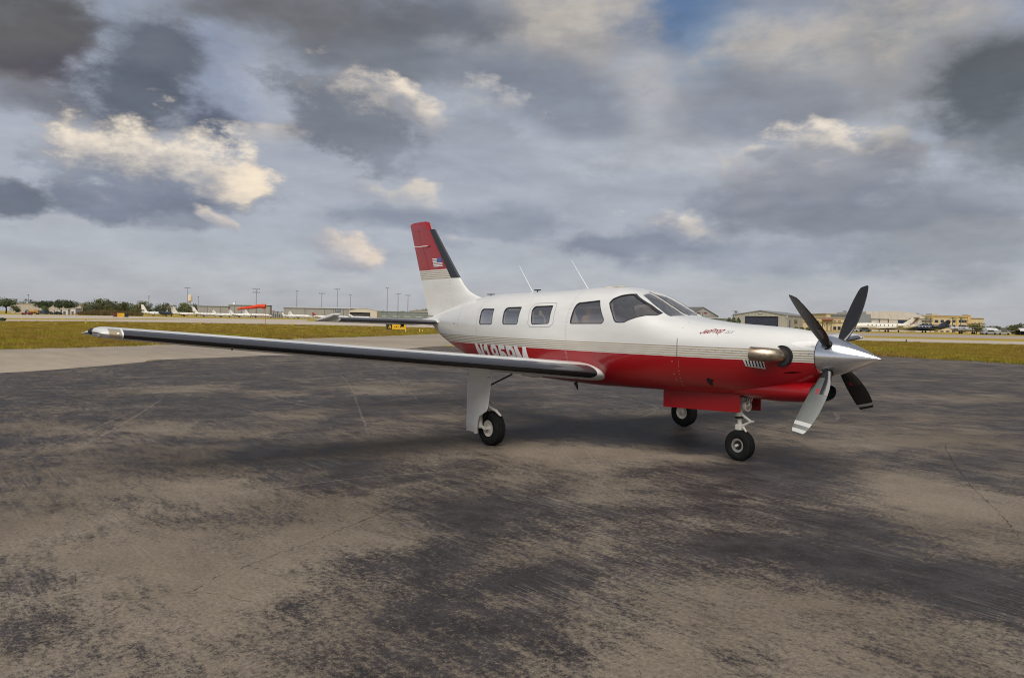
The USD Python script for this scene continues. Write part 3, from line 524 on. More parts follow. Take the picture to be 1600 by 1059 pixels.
cuts = manifold3d.Manifold.batch_boolean([M3(t) for b in win_list for t in both(b)], manifold3d.OpType.Add)
naca = manifold3d.Manifold.sphere(1., 40).scale((.13, .07, .042)).rotate((0, 0, 0)).translate((2.32, -.475, .932))
slot = manifold3d.Manifold.sphere(1., 32).scale((.13, .05, .010)).rotate((0, -4, 0)).translate((3.30, -.285, 1.098))
hull = hull-cuts-naca-slot
body = put('fuselage', T3(hull), M['body'], plane, 32)
put('cabin_lining', T3(lining-cuts), M['beige'], plane, 30)
pane_shell = M3(loft(NX, 128, .006))-M3(loft(NX, 128, .010))
rim_shell = M3(loft(NX, 128, -.0015))-M3(loft(NX, 128, .016))
seal_shell = M3(loft(NX, 128, -.0045))-M3(loft(NX, 128, .004))
for i, b in enumerate(win_list):
    for t, big, sm in zip(both(b, -.001), both(b, .0), both(b, -.011 if i < 5 else -.008)):
        w = put('cabin_window' if i < 5 else 'windshield', T3(pane_shell ^ M3(t)), M['glass'], body, 30)
        put('window_seal', T3((rim_shell ^ M3(big))-M3(sm)), M['boot_matte'] if i < 5 else M['body'], w, 30)
# raised frame round the emergency exit window
g1 = rounded([(-.875, 1.80), (-.79, 1.862), (-.33, 1.87), (-.29, 1.83), (-.255, 1.57), (-.33, 1.522), (-.77, 1.508), (-.83, 1.55)], .03)
put('emergency_exit_seam', conform(plate(g1.difference(g1.buffer(-.006)), .001), .0006), M['scriptgrey'], body, False)
# cowling seam, fasteners
def ring(x, w, dx=0.):
    rr = [section(x-w/2, 128, -.0012), section(x+w/2, 128, -.0012)]
    for q in rr: q[:, 0] += dx*(q[:, 2]-1.3)**2
    return strip(rr)
put('cowling_seam', ring(1.912, .008, -.5), M['panel'], body, True)
for x in (-3.05, -2.32, .02): put('panel_seam', ring(x, .004), simple('seam_grey', (.40, .39, .38), .5) if x < -3 else '/World/Looks/seam_grey', body, True)
dots = []; lrow = []
def dot(x, zz, r=.007):
    d = trimesh.creation.cylinder(r, .002, sections=8); d.apply_transform(trimesh.transformations.rotation_matrix(math.pi/2, (1, 0, 0)))
    d.apply_translation((x, -float(side_y(x, zz))-.0008, zz)); dots.append(d)
for x in np.r_[np.arange(2.0, 2.9, .105), np.arange(3.29, 3.47, .08)]: dot(x, 1.306)
for zz in (1.62, 1.55, 1.15, 1.12, 1.09, 1.04, 1.0, .95, .91, .87): dot(1.935-.25*(zz-1.3)**2, zz, .006)
for zz in (1.15, 1.0, .93): dot(1.84, zz, .008)
for x in (-3.05, -2.32, .02):
    for dx in (-.02, .02):
        for zz in np.arange(1.0, 1.96, .06):
            if zz < float(CUR[0](x))-.07 and zz > float(CUR[1](x))+.06 and abs(zz-1.28) > .09: k0 = len(dots); dot(x+dx, zz, .004); lrow += dots[k0:]; del dots[k0:]
put('rivet', cat_(lrow), '/World/Looks/seam_grey', body, False)
put('fastener', cat_(dots), simple('fastener', (.30, .24, .22), .5, .3), body, False)
# registration on the flank, maker's script on the cowling
def lettering(text, height, x0, z0, width=None, slant=0., bold=False, rise=0.):
    t = meshkit.text_mesh(text, height, .001, bold); v = t.vertices
    v[:, 0] -= v[:, 0].min()
    if width: v[:, 0] *= width/v[:, 0].max()
    v[:, 0] += slant*v[:, 1]; v[:, 1] += z0+rise*v[:, 0]; v[:, 0] += x0
    t.vertices = v; return t
reg = lettering('N195PM', .280, -2.36, .930, 1.50, -.10, True)
cut = reg.section((0, 0, 1), (0, 0, .0005)).to_2D(to_2D=np.array([[1., 0, 0, 0], [0, 1, 0, 0], [0, 0, 1, -.0005], [0, 0, 0, 1]]))
cut = cut[0] if isinstance(cut, tuple) else cut
reg = cat_([plate(p, .001) for q in cut.polygons_full for p in getattr(q.buffer(.0105), 'geoms', [q.buffer(.0105)])])
put('registration_lettering', conform(reg, .0012), M['whitepaint'], body, False)
put('model_lettering', conform(lettering('JetProp', .048, 2.165, 1.492, .27, .55, True, .07), .0015), M['script'], body, False)
put('model_lettering', conform(lettering('DLX', .030, 2.475, 1.503, .085, .45, False, .02), .0015), M['scriptgrey'], body, False)
put('script_flourish', conform(plate(Polygon([(2.345, 1.545), (2.352, 1.545), (2.415, 1.462), (2.378, 1.505)]), .001), .0028), M['script'], body, False)
# louvred vent and exhaust stack
put('duct_mouth', conform(plate(Polygon([(2.285+.034*math.cos(t), .932+.046*math.sin(t)) for t in np.linspace(0, 6.283, 24)[:-1]]+[]), .001), .001), M['black'], body, False)
wp = [np.array([(x, q*.013, float(CUR[0](x))+.0035) for q in (-1, 0, 1)]) for x in np.linspace(.93, 1.625, 24)]
put('windshield_post', strip(wp, False, False), M['boot_matte'], body, True)
lou = Polygon([(2.752, 1.229), (2.992, 1.225), (3.010, 1.122), (2.79, 1.142)])
vent = put('louvre', conform(plate(lou, .004), .001), simple('vent_grey', (.50, .49, .46), .45), plane, False)
for k in range(6):
    x = 2.788+k*.0355
    put('slot', conform(plate(Polygon([(x, 1.214), (x+.013, 1.214), (x+.031, 1.146-k*.0015), (x+.018, 1.146-k*.0015)]), .002), .0052), M['black'], vent, False)
for s in (-1, 1):
    bend = [(3.185, s*.26, 1.280), (3.185, s*.33, 1.280), (3.178, s*.40, 1.282), (3.155, s*.455, 1.284), (3.115, s*.498, 1.286), (3.07, s*.53, 1.288), (3.01, s*.555, 1.290), (2.945, s*.572, 1.292)]
    ex = put('exhaust_stack', tube(bend, [.066, .067, .070, .073, .076, .077, .077, .077], 28, wall=.005), M['steel'], plane, 40)
    put('exhaust_collar', tube([(3.185, s*.285, 1.274), (3.185, s*.352, 1.274)], [.116, .116], 32, wall=.014), M['black'], ex, 40)
    put('soot_liner', tube([(3.115, s*.498, 1.286), (3.07, s*.53, 1.288), (3.01, s*.555, 1.290), (2.96, s*.568, 1.2915)], [.069, .07, .071, .071], 24, wall=.003), M['black'], ex, 40)
    put('exhaust_well', tube([(3.185, s*.25, 1.274), (3.185, s*.350, 1.274)], [.103, .103], 32), M['panel'], ex, 40)
# chin scoop
def egg(x, cy, cz, hw, hh, n=40, e=2.3):
    t = np.linspace(0, 2*np.pi, n, endpoint=False); c, s = np.cos(t), np.sin(t)
    return np.stack([np.full(n, x), cy+hw*np.sign(c)*np.abs(c)**(2/e), cz+hh*np.sign(s)*np.abs(s)**(2/e)], 1)
prof = [(2.30, .25, .96, .795), (2.50, .285, .985, .765), (2.75, .285, 1.005, .748), (3.0, .27, 1.015, .744), (3.25, .252, 1.01, .757), (3.42, .235, .998, .776), (3.47, .226, .99, .785)]
scoop = put('chin_scoop', strip([egg(x, 0, (a+b)/2, w, (a-b)/2) for x, w, a, b in prof]+[egg(3.49, 0, .888, .215, .093), egg(3.485, 0, .888, .205, .084), egg(3.40, 0, .888, .19, .078)], False), M['red'], plane, 40)
put('inlet_lip', strip([egg(3.455, 0, .888, .232, .107), egg(3.50, 0, .888, .224, .100), egg(3.515, 0, .888, .205, .086), egg(3.49, 0, .888, .195, .078), egg(3.44, 0, .888, .19, .075)], False), M['rubber'], scoop, 40)
put('inlet_duct', strip([egg(3.45, 0, .888, .192, .076), egg(3.15, 0, .888, .15, .06)], True), M['black'], scoop, 40)

# wings
def naca_y(xc, t): return 5*t*(.2969*np.sqrt(xc)-.126*xc-.3516*xc**2+.2843*xc**3-.1036*xc**4)
def camber(xc, mm=.02, p=.4): return np.where(xc < p, mm/p**2*(2*p*xc-xc**2), mm/(1-p)**2*((1-2*p)+2*p*xc-xc**2))
S_C = PC([.30, .62, 3.0, 6.47, 6.54], [1.66, 1.62, 1.35, .965, .93]); S_X = PC([.30, .62, 6.47, 6.54], [.668, .655, .425, .40]); S_Z = PC([.30, .62, 6.47, 6.54], [.901, .928, 1.4155, 1.4215])
S_T = PC([.30, .62, 3.0, 6.0, 6.54], [.150, .148, .135, .115, .11])
def wing_pt(s, xc, sg, shrink=1., off=0.):
    c, x0, z0, th = float(S_C(s)), float(S_X(s)), float(S_Z(s)), float(S_T(s))
    zz = (camber(xc)+sg*naca_y(xc, th)*shrink)*c
    return np.stack([x0-c*xc, np.full(np.shape(xc), -s), z0+zz-c*xc*.030], -1)
def wing_loop(s, shrink=1., n=36):
    b = (1-np.cos(np.linspace(0, np.pi, n)))/2
    return np.vstack([wing_pt(s, b[::-1], 1, shrink), wing_pt(s, b[1:-1], -1, shrink)])
ss = np.r_[.30, np.linspace(.62, 6.44, 30)]
tips = [(6.44+.085*math.sin(a), math.cos(a)) for a in np.linspace(.25, 1.5, 7)]
wing_m = strip([wing_loop(s) for s in ss]+[wing_loop(s, k) for s, k in tips], True)
def le_strip(s0, s1, reach, off, nb=30, ns=40, blunt=0., lo=None, k0=-1, k1=1):
    """a skin over the leading edge; blunt rounds its inboard end"""
    a = np.linspace(k0, k1, nb); rings = []
    for q in np.linspace(0, 1, ns)**1.0:
        row = []
        for k in a:
            st = s0+blunt*(1-math.sqrt(max(1-k*k, 0))) if blunt else s0
            s = st+(s1-st)*q; rc = reach if (lo is None or k > 0) else lo; xc = rc*k*k; sg = 1 if k >= 0 else -1
            p = wing_pt(s, np.array(xc), sg)
            e = 1e-4; p2 = wing_pt(s, np.array(rc*(abs(k)+.02)**2), sg); p1 = wing_pt(s, np.array(rc*max(abs(k)-.02, 0)**2), sg)
            d = p2-p1; nrm = np.array([d[2], 0, -d[0]])*sg
            if abs(k) < .03: nrm = np.array([1., 0, 0])
            nrm /= np.linalg.norm(nrm)
            if nrm[2]*sg < 0 and abs(k) > .2: nrm = -nrm
            if nrm[0] < 0 and abs(k) < .4: nrm = -nrm
            row.append(p+nrm*off)
        rings.append(np.array(row))
    t = strip(rings, False, closed=False)
    return t
for side in (-1, 1):
    fl = (lambda t: t) if side < 0 else mirror_y
    w = put('wing', fl(wing_m), M['white'], plane, 35)
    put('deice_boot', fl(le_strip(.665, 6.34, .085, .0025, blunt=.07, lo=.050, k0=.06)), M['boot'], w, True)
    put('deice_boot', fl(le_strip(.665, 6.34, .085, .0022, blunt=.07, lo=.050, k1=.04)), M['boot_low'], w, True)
    put('landing_light', fl(le_strip(6.357, 6.462, .085, .004, ns=6, lo=.07)), M['lens'], w, True)
    put('light_reflector', fl(le_strip(6.36, 6.455, .085, .0015, ns=6, lo=.07)), M['lensamber'], w, True)
    put('lamp_bulb', fl(hullballs([((.424, -6.385, 1.415), .016), ((.420, -6.385, 1.413), .016)])), M['whitepaint'], w, 40)
    put('light_bracket', fl(le_strip(6.342, 6.356, .10, .006, ns=3, lo=.10)), M['whitepaint'], w, True)
    nav = fl(hullballs([((.00, -6.512, 1.432), .026), ((-.07, -6.514, 1.426), .028)]))
    put('navigation_light', nav, M['black'], w, 40)
    put('light_cover', fl(hullballs([((.24, -6.510, 1.392), .011), ((.30, -6.508, 1.396), .011)])), M['scriptgrey'], w, 40)
    # control surfaces seen as recessed seams on the upper and lower skin
    for sg in (1, -1):
        rows = [np.vstack([wing_pt(s, np.array([.735, .741]), sg)+np.array([0, 0, .0012*sg])]) for s in np.linspace(.8, 6.3, 30)]
        put('hinge_seam', fl(strip(rows, False, False)), M['panel'], w, False)
    put('wing_fillet', fl(hullballs([((.45, -.57, .935), .10), ((-.9, -.58, .925), .05), ((.1, -.58, .955), .12)])), M['body'], w, 40)
    put('flap_hinge', fl(cat_([rbox(-.62, -yy, .93+.075*(yy-1), .20, .02, .05, .008) for yy in (1.1, 2.2)])), M['gearwhite'], w, 40)
    put('stall_vane', fl(rbox(.37, -5.35, 1.275, .03, .012, .03, .004)), M['black'], w, 40)

# fin, rudder, tailplane
def foil_part(secs, a, b, n=18, th=.10, round_front=False):
    """secs: (le point, chord, span axis is free) ; keeps the chord range a..b; thickness across y or z"""
    rings = []
    for (le, chord, up_axis, tt) in secs:
        le = np.array(le, float); aa = a(le) if callable(a) else a; bb = b(le) if callable(b) else b
        q = (1-np.cos(np.linspace(0, np.pi, n)))/2; xc = aa+(bb-aa)*q
        h = naca_y(np.clip(xc, 1e-9, 1), tt)*chord; ax = np.array({'y': (0, 1, 0), 'z': (0, 0, 1)}[up_axis], float)
        up = le+np.outer(-xc*chord, (1, 0, 0))+np.outer(h, ax); dn = le+np.outer(-xc*chord, (1, 0, 0))-np.outer(h, ax)
        rings.append(np.vstack([up, dn[::-1][1:-1] if aa < 1e-6 else dn[::-1]]))
    return strip(rings, True)
FZ = [1.55, 1.75, 1.9, 1.98, 2.03, 2.10, 2.22, 2.35, 2.6, 2.9, 3.18, 3.255]
F_LE = PC([1.5, 1.9, 1.985, 2.03, 2.10, 2.22, 2.35, 3.262], [-2.2, -2.62, -2.88, -3.06, -3.25, -3.42, -3.545, -4.392])
te = lambda zz: -5.289+(3.408-zz)*.4125
hinge = lambda zz: -4.935+(3.22-zz)*.604
F_T = PC([1.5, 2.0, 2.35, 3.43], [.05, .065, .088, .085])
def fin_secs(zs): return [((float(F_LE(zz)), 0, zz), float(F_LE(zz))-te(zz), 'y', float(F_T(zz))) for zz in zs]
hx = lambda le: (le[0]-hinge(le[2]))/(le[0]-te(le[2]))
fin = put('fin', foil_part(fin_secs(FZ), 0., lambda le: hx(le)-.0015), M['fin'], plane, 35)
RZ = [1.66, 1.9, 2.3, 2.7, 3.0, 3.262]
rud = foil_part(fin_secs(RZ), lambda le: hx(le)+.003, 1.0)
hs = [((-4.50-(zz-3.285)*.75, 0, zz), (-4.50-(zz-3.285)*.75)-te(min(zz, 3.41)), 'y', .085*(1 if zz < 3.40 else .55)) for zz in (3.264, 3.30, 3.36, 3.405)]+[((-4.72, 0, 3.432), .44, 'y', .03)]
horn = foil_part(hs, 0., 1.)
rudder = put('rudder', cat_([rud, horn]), M['fin'], plane, 35)
put('rudder_trim_seam', bbox(-4.72, -4.40, -.035, .035, 1.655, 1.66), M['panel'], rudder, False)
def fin_strip(z0, z1, reach, off):
    rings = []
    for zz in np.linspace(z0, z1, 20):
        le, ch, _, tt = fin_secs([zz])[0]; a = np.linspace(-1, 1, 17); xc = reach*a*a*np.ones(17)
        yy = np.sign(a)*naca_y(xc, tt)*ch; nx = off*np.sqrt(np.clip(1-a*a, 0, 1)); rings.append(np.stack([le[0]-xc*ch+nx, yy+np.sign(a)*off*np.abs(a)**.5, np.full(17, zz)], 1))
    return strip(rings, False, False)
put('deice_boot', fin_strip(2.345, 3.262, .165, .003), M['boot_matte'], fin, True)
def fin_y(x, zz):
    le, ch, _, tt = fin_secs([zz])[0]; return float(naca_y(np.array(np.clip((le[0]-x)/ch, 0, 1)), tt)*ch)
# flag, mirrored so that its canton leads
fx0, fz0 = -4.462, 2.555   # lower aft corner of the stripes
put('flag_canton', bbox(-4.232, -4.085, -fin_y(-4.15, 2.66)-.003, -fin_y(-4.15, 2.66)-.001, 2.628, 2.722), M['blue'], fin, False)
for k in range(6):
    zz = 2.562+k*.0275; lo = k < 3; xa = -4.335-k*.012; xb = -4.03-k*.012 if lo else -4.238
    y0 = fin_y((xa+xb)/2, zz)
    put('flag_stripe', cat_([bbox(xa, xb, -y0-.0035, -y0-.0015, zz, zz+.014)]), M['whitepaint'], fin, False)
for s in (-1, 1):
    put('whisker_antenna', bar((-4.52, s*.062, 2.955), (-4.99, s*.105, 2.955), .008, .006, 8), M['whitepaint'], fin, 40)
put('antenna_mount', rbox(-4.53, 0, 2.955, .05, .14, .03, .01), M['redmark'], fin, 40)
def stab_secs(ys): return [((-3.965-.016*(yy-.2), -yy, 1.545+.012*(yy-.2)), .955-.075*(yy-.2), 'z', .10) for yy in ys]
DEF = math.tan(math.radians(8.5))
for side in (-1, 1):
    fl = (lambda t: t) if side < 0 else mirror_y
    st = put('tailplane', fl(foil_part(stab_secs([.03, .2, .8, 1.5, 2.0, 2.075]), 0., .575)), M['white'], plane, 35)
    el = foil_part(stab_secs([.14, .8, 1.5, 2.085]), .585, 1.)
    hn = foil_part([(p, c_, u_, t_*k) for (p, c_, u_, t_), k in zip(stab_secs([2.085, 2.12, 2.17, 2.19]), (1, 1, .9, .3))], 0., 1.)
    for t in (el, hn):
        xh = -4.50; t.vertices[:, 2] += (t.vertices[:, 0]-xh)*DEF
    put('elevator', fl(cat_([el, hn])), M['white'], plane, 35)
    def st_strip(y0, y1, reach, off):
        rings = []
        a = np.linspace(-1, 1, 17)
        for q in np.linspace(0, 1, 16):
            yk = y0+.03*(1-np.sqrt(np.clip(1-a*a, 0, 1))); yv = yk+(y1-yk)*q; row = []
            for ak, yy in zip(a, yv):
                le, ch, _, tt = stab_secs([yy])[0]; xc = reach*ak*ak; hh = float(naca_y(np.array(xc), tt))*ch+off*abs(ak)**.5
                row.append((le[0]-xc*ch+off*math.sqrt(max(1-ak*ak, 0)), -yy, le[2]+math.copysign(hh, ak)))
            rings.append(np.array(row))
        return strip(rings, False, False)
    put('deice_boot', fl(st_strip(.20, 2.07, .14, .003)), M['boot'], st, True)
    put('hinge_bracket', fl(rbox(-4.47, -.62, 1.478, .10, .018, .05, .006)), M['panel'], st, 40)

# propeller
prop_x, prop_z = 3.60, 1.282
tt_ = np.linspace(0, 1, 30)
spin = [(3.502, .226)]+[(3.502+.612*float(t), .228*(1-float(t)**1.42)) for t in tt_[1:-1]]+[(4.112, .006)]
sp = put('spinner', lathe([(3.500, .20)]+spin, 'x', (0, 0, prop_z), 64), M['chrome'], plane, 40)
put('spinner_seam', lathe([(3.4945, .226), (3.5015, .2275)], 'x', (0, 0, prop_z), 64), M['black'], sp, 40)
r_s = [.13, .18, .24, .32, .42, .52, .62, .72, .82, .90, .96, .99, 1.0]
c_s = [.085, .093, .114, .150, .182, .198, .203, .200, .188, .168, .145, .118, .092]
t_s = [.085, .070, .050, .038, .030, .024, .020, .017, .014, .011, .009, .007, .005]
o_s = [0, 0, .004, .008, .010, .008, .004, -.002, -.010, -.018, -.024, -.028, -.030]   # sweep of the mid chord
def blade_ring(i_r, off=0., n=20, part=None, side=1):
    r, c_, t_, o_ = [float(np.interp(i_r, r_s, k)) for k in (r_s, c_s, t_s, o_s)]
    tw = math.radians(86-24*(r-.2)*.9)       # feathered, a little washed out
    a = np.linspace(0, 2*np.pi, n, endpoint=False) if part is None else None
    if part is None:
        cx = c_/2*np.cos(a); cy = t_/2*np.sin(a)*np.where(np.sin(a) > 0, 1.15, .85)
    else:
        f0, f1 = part; cx = np.linspace(f0, f1, 9)*c_/2*.985; cy = side*(t_/2*(1.15 if side > 0 else .85)*np.sqrt(np.clip(1-(2*cx/c_)**2, 0, 1))+off)
    cx = cx+o_
    X = cx*math.sin(tw)+cy*math.cos(tw); Y = -cx*math.cos(tw)+cy*math.sin(tw)
    return np.stack([X, Y, np.full(len(X), r)], 1)
bl = strip([blade_ring(r) for r in np.r_[.13, .16, .2, np.linspace(.24, .9, 18), .93, .96, .98, .992, 1.0]], True)
face = strip([blade_ring(r, .0012, part=(-1, 1), side=1) for r in np.linspace(.30, .995, 26)], False, False)
def band(r0, r1, side=1): return strip([blade_ring(r, .0022, part=(-1, 1), side=side) for r in np.linspace(r0, r1, 5)], False, False)
bootp = cat_([strip([blade_ring(r, .0026, part=(.12, 1.0), side=sd) for r in np.linspace(.19, .50, 12)], False, False) for sd in (-1, 1)])
mark = strip([blade_ring(r, .0024, part=(-.35, .02), side=1) for r in (.44, .475)], False, False); mark2 = strip([blade_ring(r, .0024, part=(-.35, .02), side=1) for r in (.485, .50)], False, False)
collar = tube([(0, 0, .09), (0, 0, .205)], [.066, .060], 20)
for k in range(4):
    th = .905+k*math.pi/2
    # blade frame: local z along the radius, local x forward, local y tangential
    rad = np.array([0, math.cos(th), math.sin(th)]); fx = np.array([1., 0, 0]); ty = np.cross(rad, fx)
    def place(t):
        t = t.copy(); v = t.vertices; t.vertices = np.array([prop_x, 0, prop_z])+np.outer(v[:, 0], fx)+np.outer(v[:, 1], ty)+np.outer(v[:, 2], rad); return t
    b = put('propeller_blade', place(bl), M['blade'], plane, 40)
    put('blade_face', place(face), M['blade' if k == 3 else 'bladegrey'], b, True)
    tb = M['bandgrey']; put('tip_band', place(band(.86, .905)), tb, b, True); put('tip_band', place(band(.95, .992)), tb, b, True)
    put('blade_boot', place(bootp), M['rubber'], b, True)
    put('blade_decal', place(cat_([mark, mark2])), M['redmark'], b, True)
    put('blade_collar', place(collar), M['black'], b, 40)

# landing gear
def wheel(name, parent, c, rad, wid, rim_r, rim_mat, hub_mat):
    """axle along y"""
    h = wid/2; s = rad-rim_r
    pr = [(-h*.72, rim_r), (-h*.95, rim_r+.22*s), (-h, rim_r+.5*s), (-h*.92, rim_r+.75*s), (-h*.72, rad-.035*rad), (-h*.45, rad-.008), (-h*.43, rad-.014), (-h*.38, rad-.014), (-h*.36, rad-.005), (-.012, rad), (-.010, rad-.007), (.010, rad-.007), (.012, rad), (h*.36, rad-.005), (h*.38, rad-.014), (h*.43, rad-.014), (h*.45, rad-.008), (h*.72, rad-.035*rad), (h*.92, rim_r+.75*s), (h, rim_r+.5*s), (h*.95, rim_r+.22*s), (h*.72, rim_r)]
    ty = lathe(pr, 'y', c, 56, False); v = ty.vertices
    low = np.maximum(.006-(v[:, 2]), 0); v[:, 2] = np.maximum(v[:, 2], .0015)           # flattened where it stands
    t = put(name, ty, M['tyre'], parent, 35)
    if hub_mat is None:
        half = [(.73, 1.02), (.64, .97), (.62, .84), (.50, .78), (.48, .40), (.62, .34), (.64, .12)]
    else: half = [(.73, 1.02), (.70, .96), (.68, .74), (.50, .70), (.48, .66)]
    rim, rim2 = [lathe([(sg*h*p, rim_r*q) for p, q in half], 'y', c, 40, False) for sg in (-1, 1)]
    put('rim', cat_([rim, rim2]), rim_mat, t, 35)
    if hub_mat is not None:
        put('hub_recess', cat_([lathe([(sg*h*.47, rim_r*.68), (sg*h*.46, .004)], 'y', c, 32) for sg in (-1, 1)]), hub_mat, t, 35)
        put('axle_cap', cat_([lathe([(sg*h*.46, rim_r*.34), (sg*h*.66, rim_r*.30), (sg*h*.67, rim_r*.18), (sg*h*.60, rim_r*.14), (sg*h*.60, .004)], 'y', c, 24) for sg in (-1, 1)]+[bar((c[0]+.5*rim_r*math.cos(a), c[1]+sg*h*.45, c[2]+.5*rim_r*math.sin(a)), (c[0]+.5*rim_r*math.cos(a), c[1]+sg*h*.55, c[2]+.5*rim_r*math.sin(a)), rim_r*.06, None, 8) for sg in (-1, 1) for a in np.arange(6)*math.pi/3+.3]), M['darkmetal'], t, 40)
    return t
for side in (-1, 1):
    fl = (lambda t: t) if side < 0 else mirror_y
    wheel('main_wheel', plane, (0., side*1.885, .220), .222, .165, .105, M['gearwhite'], None)
    leg = put('main_gear_leg', fl(cat_([bar((-.10, -1.99, 1.0), (-.10, -1.985, .56), .042, None, 20), bar((-.10, -1.985, .58), (-.12, -1.985, .30), .030, None, 20), rbox(-.12, -1.985, .27, .08, .06, .12, .02), bar((-.12, -1.985, .25), (-.02, -1.982, .22), .022, .022, 14), bar((0, -1.99, .22), (0, -1.82, .22), .022, None, 14)])), M['gearwhite'], plane, 40)
    put('torque_link', fl(cat_([hullballs([((.0, -1.95, .50), .022), ((.10, -1.90, .455), .018), ((.02, -1.90, .46), .02)]), hullballs([((.10, -1.90, .455), .020), ((.165, -1.87, .395), .012)])])), M['gearwhite'], leg, 40)
    # outer leg door with a cut-out for the wheel and a flared foot
    dp = Polygon([(-.31, .985), (.21, .965), (.205, .915), (.150, .50), (.125, .455), (-.02, .375), (-.045, .30), (-.075, .155), (-.115, .142), (-.16, .165), (-.27, .168), (-.345, .150), (-.325, .24), (-.312, .36)])
    dr = side_prism(dp, -.006, .006); v, f = trimesh.remesh.subdivide_to_size(dr.vertices, dr.faces, .07); dr = trimesh.Trimesh(v, f, process=False)
    dr.vertices[:, 1] += -2.045-.035*np.cos((dr.vertices[:, 0]+.06)/.27*1.3)+.02*np.clip((.26-dr.vertices[:, 2])/.1, 0, 1)
    dr.invert() if dr.volume < 0 else None
    put('main_gear_door', fl(dr), M['white'], plane, 25)
    put('door_hinge_strip', fl(cat_([bar((-.31, -2.068, .905), (.20, -2.068, .888), .004, None, 8)])), simple('hinge_brown', (.25, .20, .14), .6) if side < 0 else '/World/Looks/hinge_brown', leg, 40)
    put('retraction_rod', fl(bar((.10, -2.0, .78), (.30, -1.80, .93), .011, None, 10)), M['black'], leg, 40)
    put('tie_down_ring', fl(cat_([bar((.13, -2.02, .565), (.20, -2.02, .567), .010, None, 8)])), M['alloy'], leg, 40)
nw = (2.455, -.045, .182)
wheel('nose_wheel', plane, nw, .184, .135, .082, M['alloy'], M['black'])
ns = put('nose_gear_strut', cat_([bar((2.42, -.045, 1.0), (2.435, -.045, .54), .042, None, 20), bar((2.435, -.045, .545), (2.44, -.045, .505), .050, None, 20), bar((2.44, -.045, .51), (2.452, -.045, .40), .026, None, 16), rbox(2.45, -.045, .395, .085, .10, .075, .018),
    *[hullballs([((2.45, -.045+sg*.06, .40), .018), ((2.453, -.045+sg*.088, .33), .014), ((2.455, -.045+sg*.09, .182), .018)]) for sg in (1,)], bar((2.455, -.12, .182), (2.455, .06, .182), .016, None, 12), rbox(2.435, -.045, .68, .08, .11, .20, .02)]), M['gearwhite'], plane, 40)
put('strut_band', tube([(2.4405, -.045, .525), (2.4425, -.045, .50)], [.053, .053], 20), M['black'], ns, 40)
put('torque_link', cat_([hullballs([((2.47, -.045, .555), .020), ((2.50, -.045, .53), .016)]), hullballs([((2.49, -.06, .545), .017), ((2.61, -.05, .475), .014)]), hullballs([((2.61, -.05, .475), .016), ((2.47, -.05, .405), .018)]), bar((2.61, -.085, .475), (2.61, -.01, .475), .014, None, 10), hullballs([((2.50, -.05, .40), .016), ((2.54, -.05, .355), .012)])]), M['gearwhite'], ns, 40)
lp = lathe([(2.50, .030), (2.515, .056), (2.545, .066), (2.565, .067), (2.570, .060), (2.560, .054)], 'x', (0, -.05, .655), 32)
put('taxi_light', lp, M['gearwhite'], ns, 40)
put('lamp_lens', lathe([(2.556, .054), (2.566, .04), (2.572, .018), (2.574, .003)], 'x', (0, -.05, .655), 28), simple('lamp_glass', (.55, .44, .34), .12, .5, coat=1.), ns, 40)
for k in range(5):
    x = 2.50+k*.022
    put('spring_rod', bar((x, -.075+.012*k, .715), (x+.03, -.085+.012*k, .775), .0065, None, 8), M['whitepaint'], ns, 40)
put('gear_well', bbox(1.42, 2.62, -.17, .17, .765, .80), M['black'], plane, False)
for s in (-1, 1):
    dp = Polygon([(1.40, .545), (1.40, .80), (2.56, .80), (2.56, .588), (2.50, .583)])
    d = side_prism(dp, -.008, .008); d.vertices[:, 1] += s*.20; put('nose_gear_door', d, M['red'], plane, 20)
    put('door_stiffener', bbox(1.45, 2.50, s*.186-.004, s*.186+.004, .64, .655), M['panel'], plane, False)

# rivet lines on the fin, brake hose
fd = []
for zz, x0 in ((2.30, -3.80), (2.24, -3.80), (2.17, -3.79), (2.10, -3.77), (2.03, -3.75), (1.96, -3.72), (1.90, -3.69), (1.84, -3.66)):
    d = trimesh.creation.cylinder(.007, .002, sections=8); d.apply_transform(trimesh.transformations.rotation_matrix(math.pi/2, (1, 0, 0))); d.apply_translation((x0, -fin_y(x0, zz)-.001, zz)); fd.append(d)
put('fastener', cat_(fd), '/World/Looks/fastener', fin, False)
for s in (-1, 1): put('brake_hose', tube([(.0, s*1.99, .62), (.06, s*1.985, .50), (.02, s*1.99, .40), (-.06, s*1.985, .30), (-.05, s*1.975, .235)], [.007]*5, 8), M['black'], plane, 40)
# antennas, beacons and drains
put('whip_antenna', bar((-1.49, 0, 2.03), (-1.87, 0, 2.485), .0065, .0025, 8), M['whitepaint'], plane, 40)
put('whip_antenna', bar((-.225, 0, 2.05), (-.625, 0, 2.512), .0065, .0025, 8), M['whitepaint'], plane, 40)
put('antenna_blade', cat_([rbox(-1.40, 0, 2.085, .12, .05, .018, .006), bar((-1.40, 0, 2.04), (-1.40, 0, 2.08), .008, None, 8)]), M['panel'], plane, 40)
put('antenna_blade', cat_([rbox(-2.62, 0, 2.035, .16, .05, .014, .005), bar((-2.62, 0, 2.0), (-2.62, 0, 2.03), .008, None, 8)]), M['panel'], plane, 40)
for x, zz in ((.185, 2.088), (.40, 2.090)):
    put('roof_antenna', lathe([(0, .075), (.008, .074), (.015, .06), (.019, .04), (.021, .005)], 'z', (x, 0, zz), 28), M['cream'], plane, 40)
put('belly_antenna', hullballs([((-.02, -.40, .76), .012), ((-.07, -.40, .74), .008), ((.005, -.40, .655), .006)]), M['panel'], plane, 40)
put('drain_mast', bar((1.35, -.12, .80), (1.35, -.12, .655), .008, None, 8), M['black'], plane, 40)
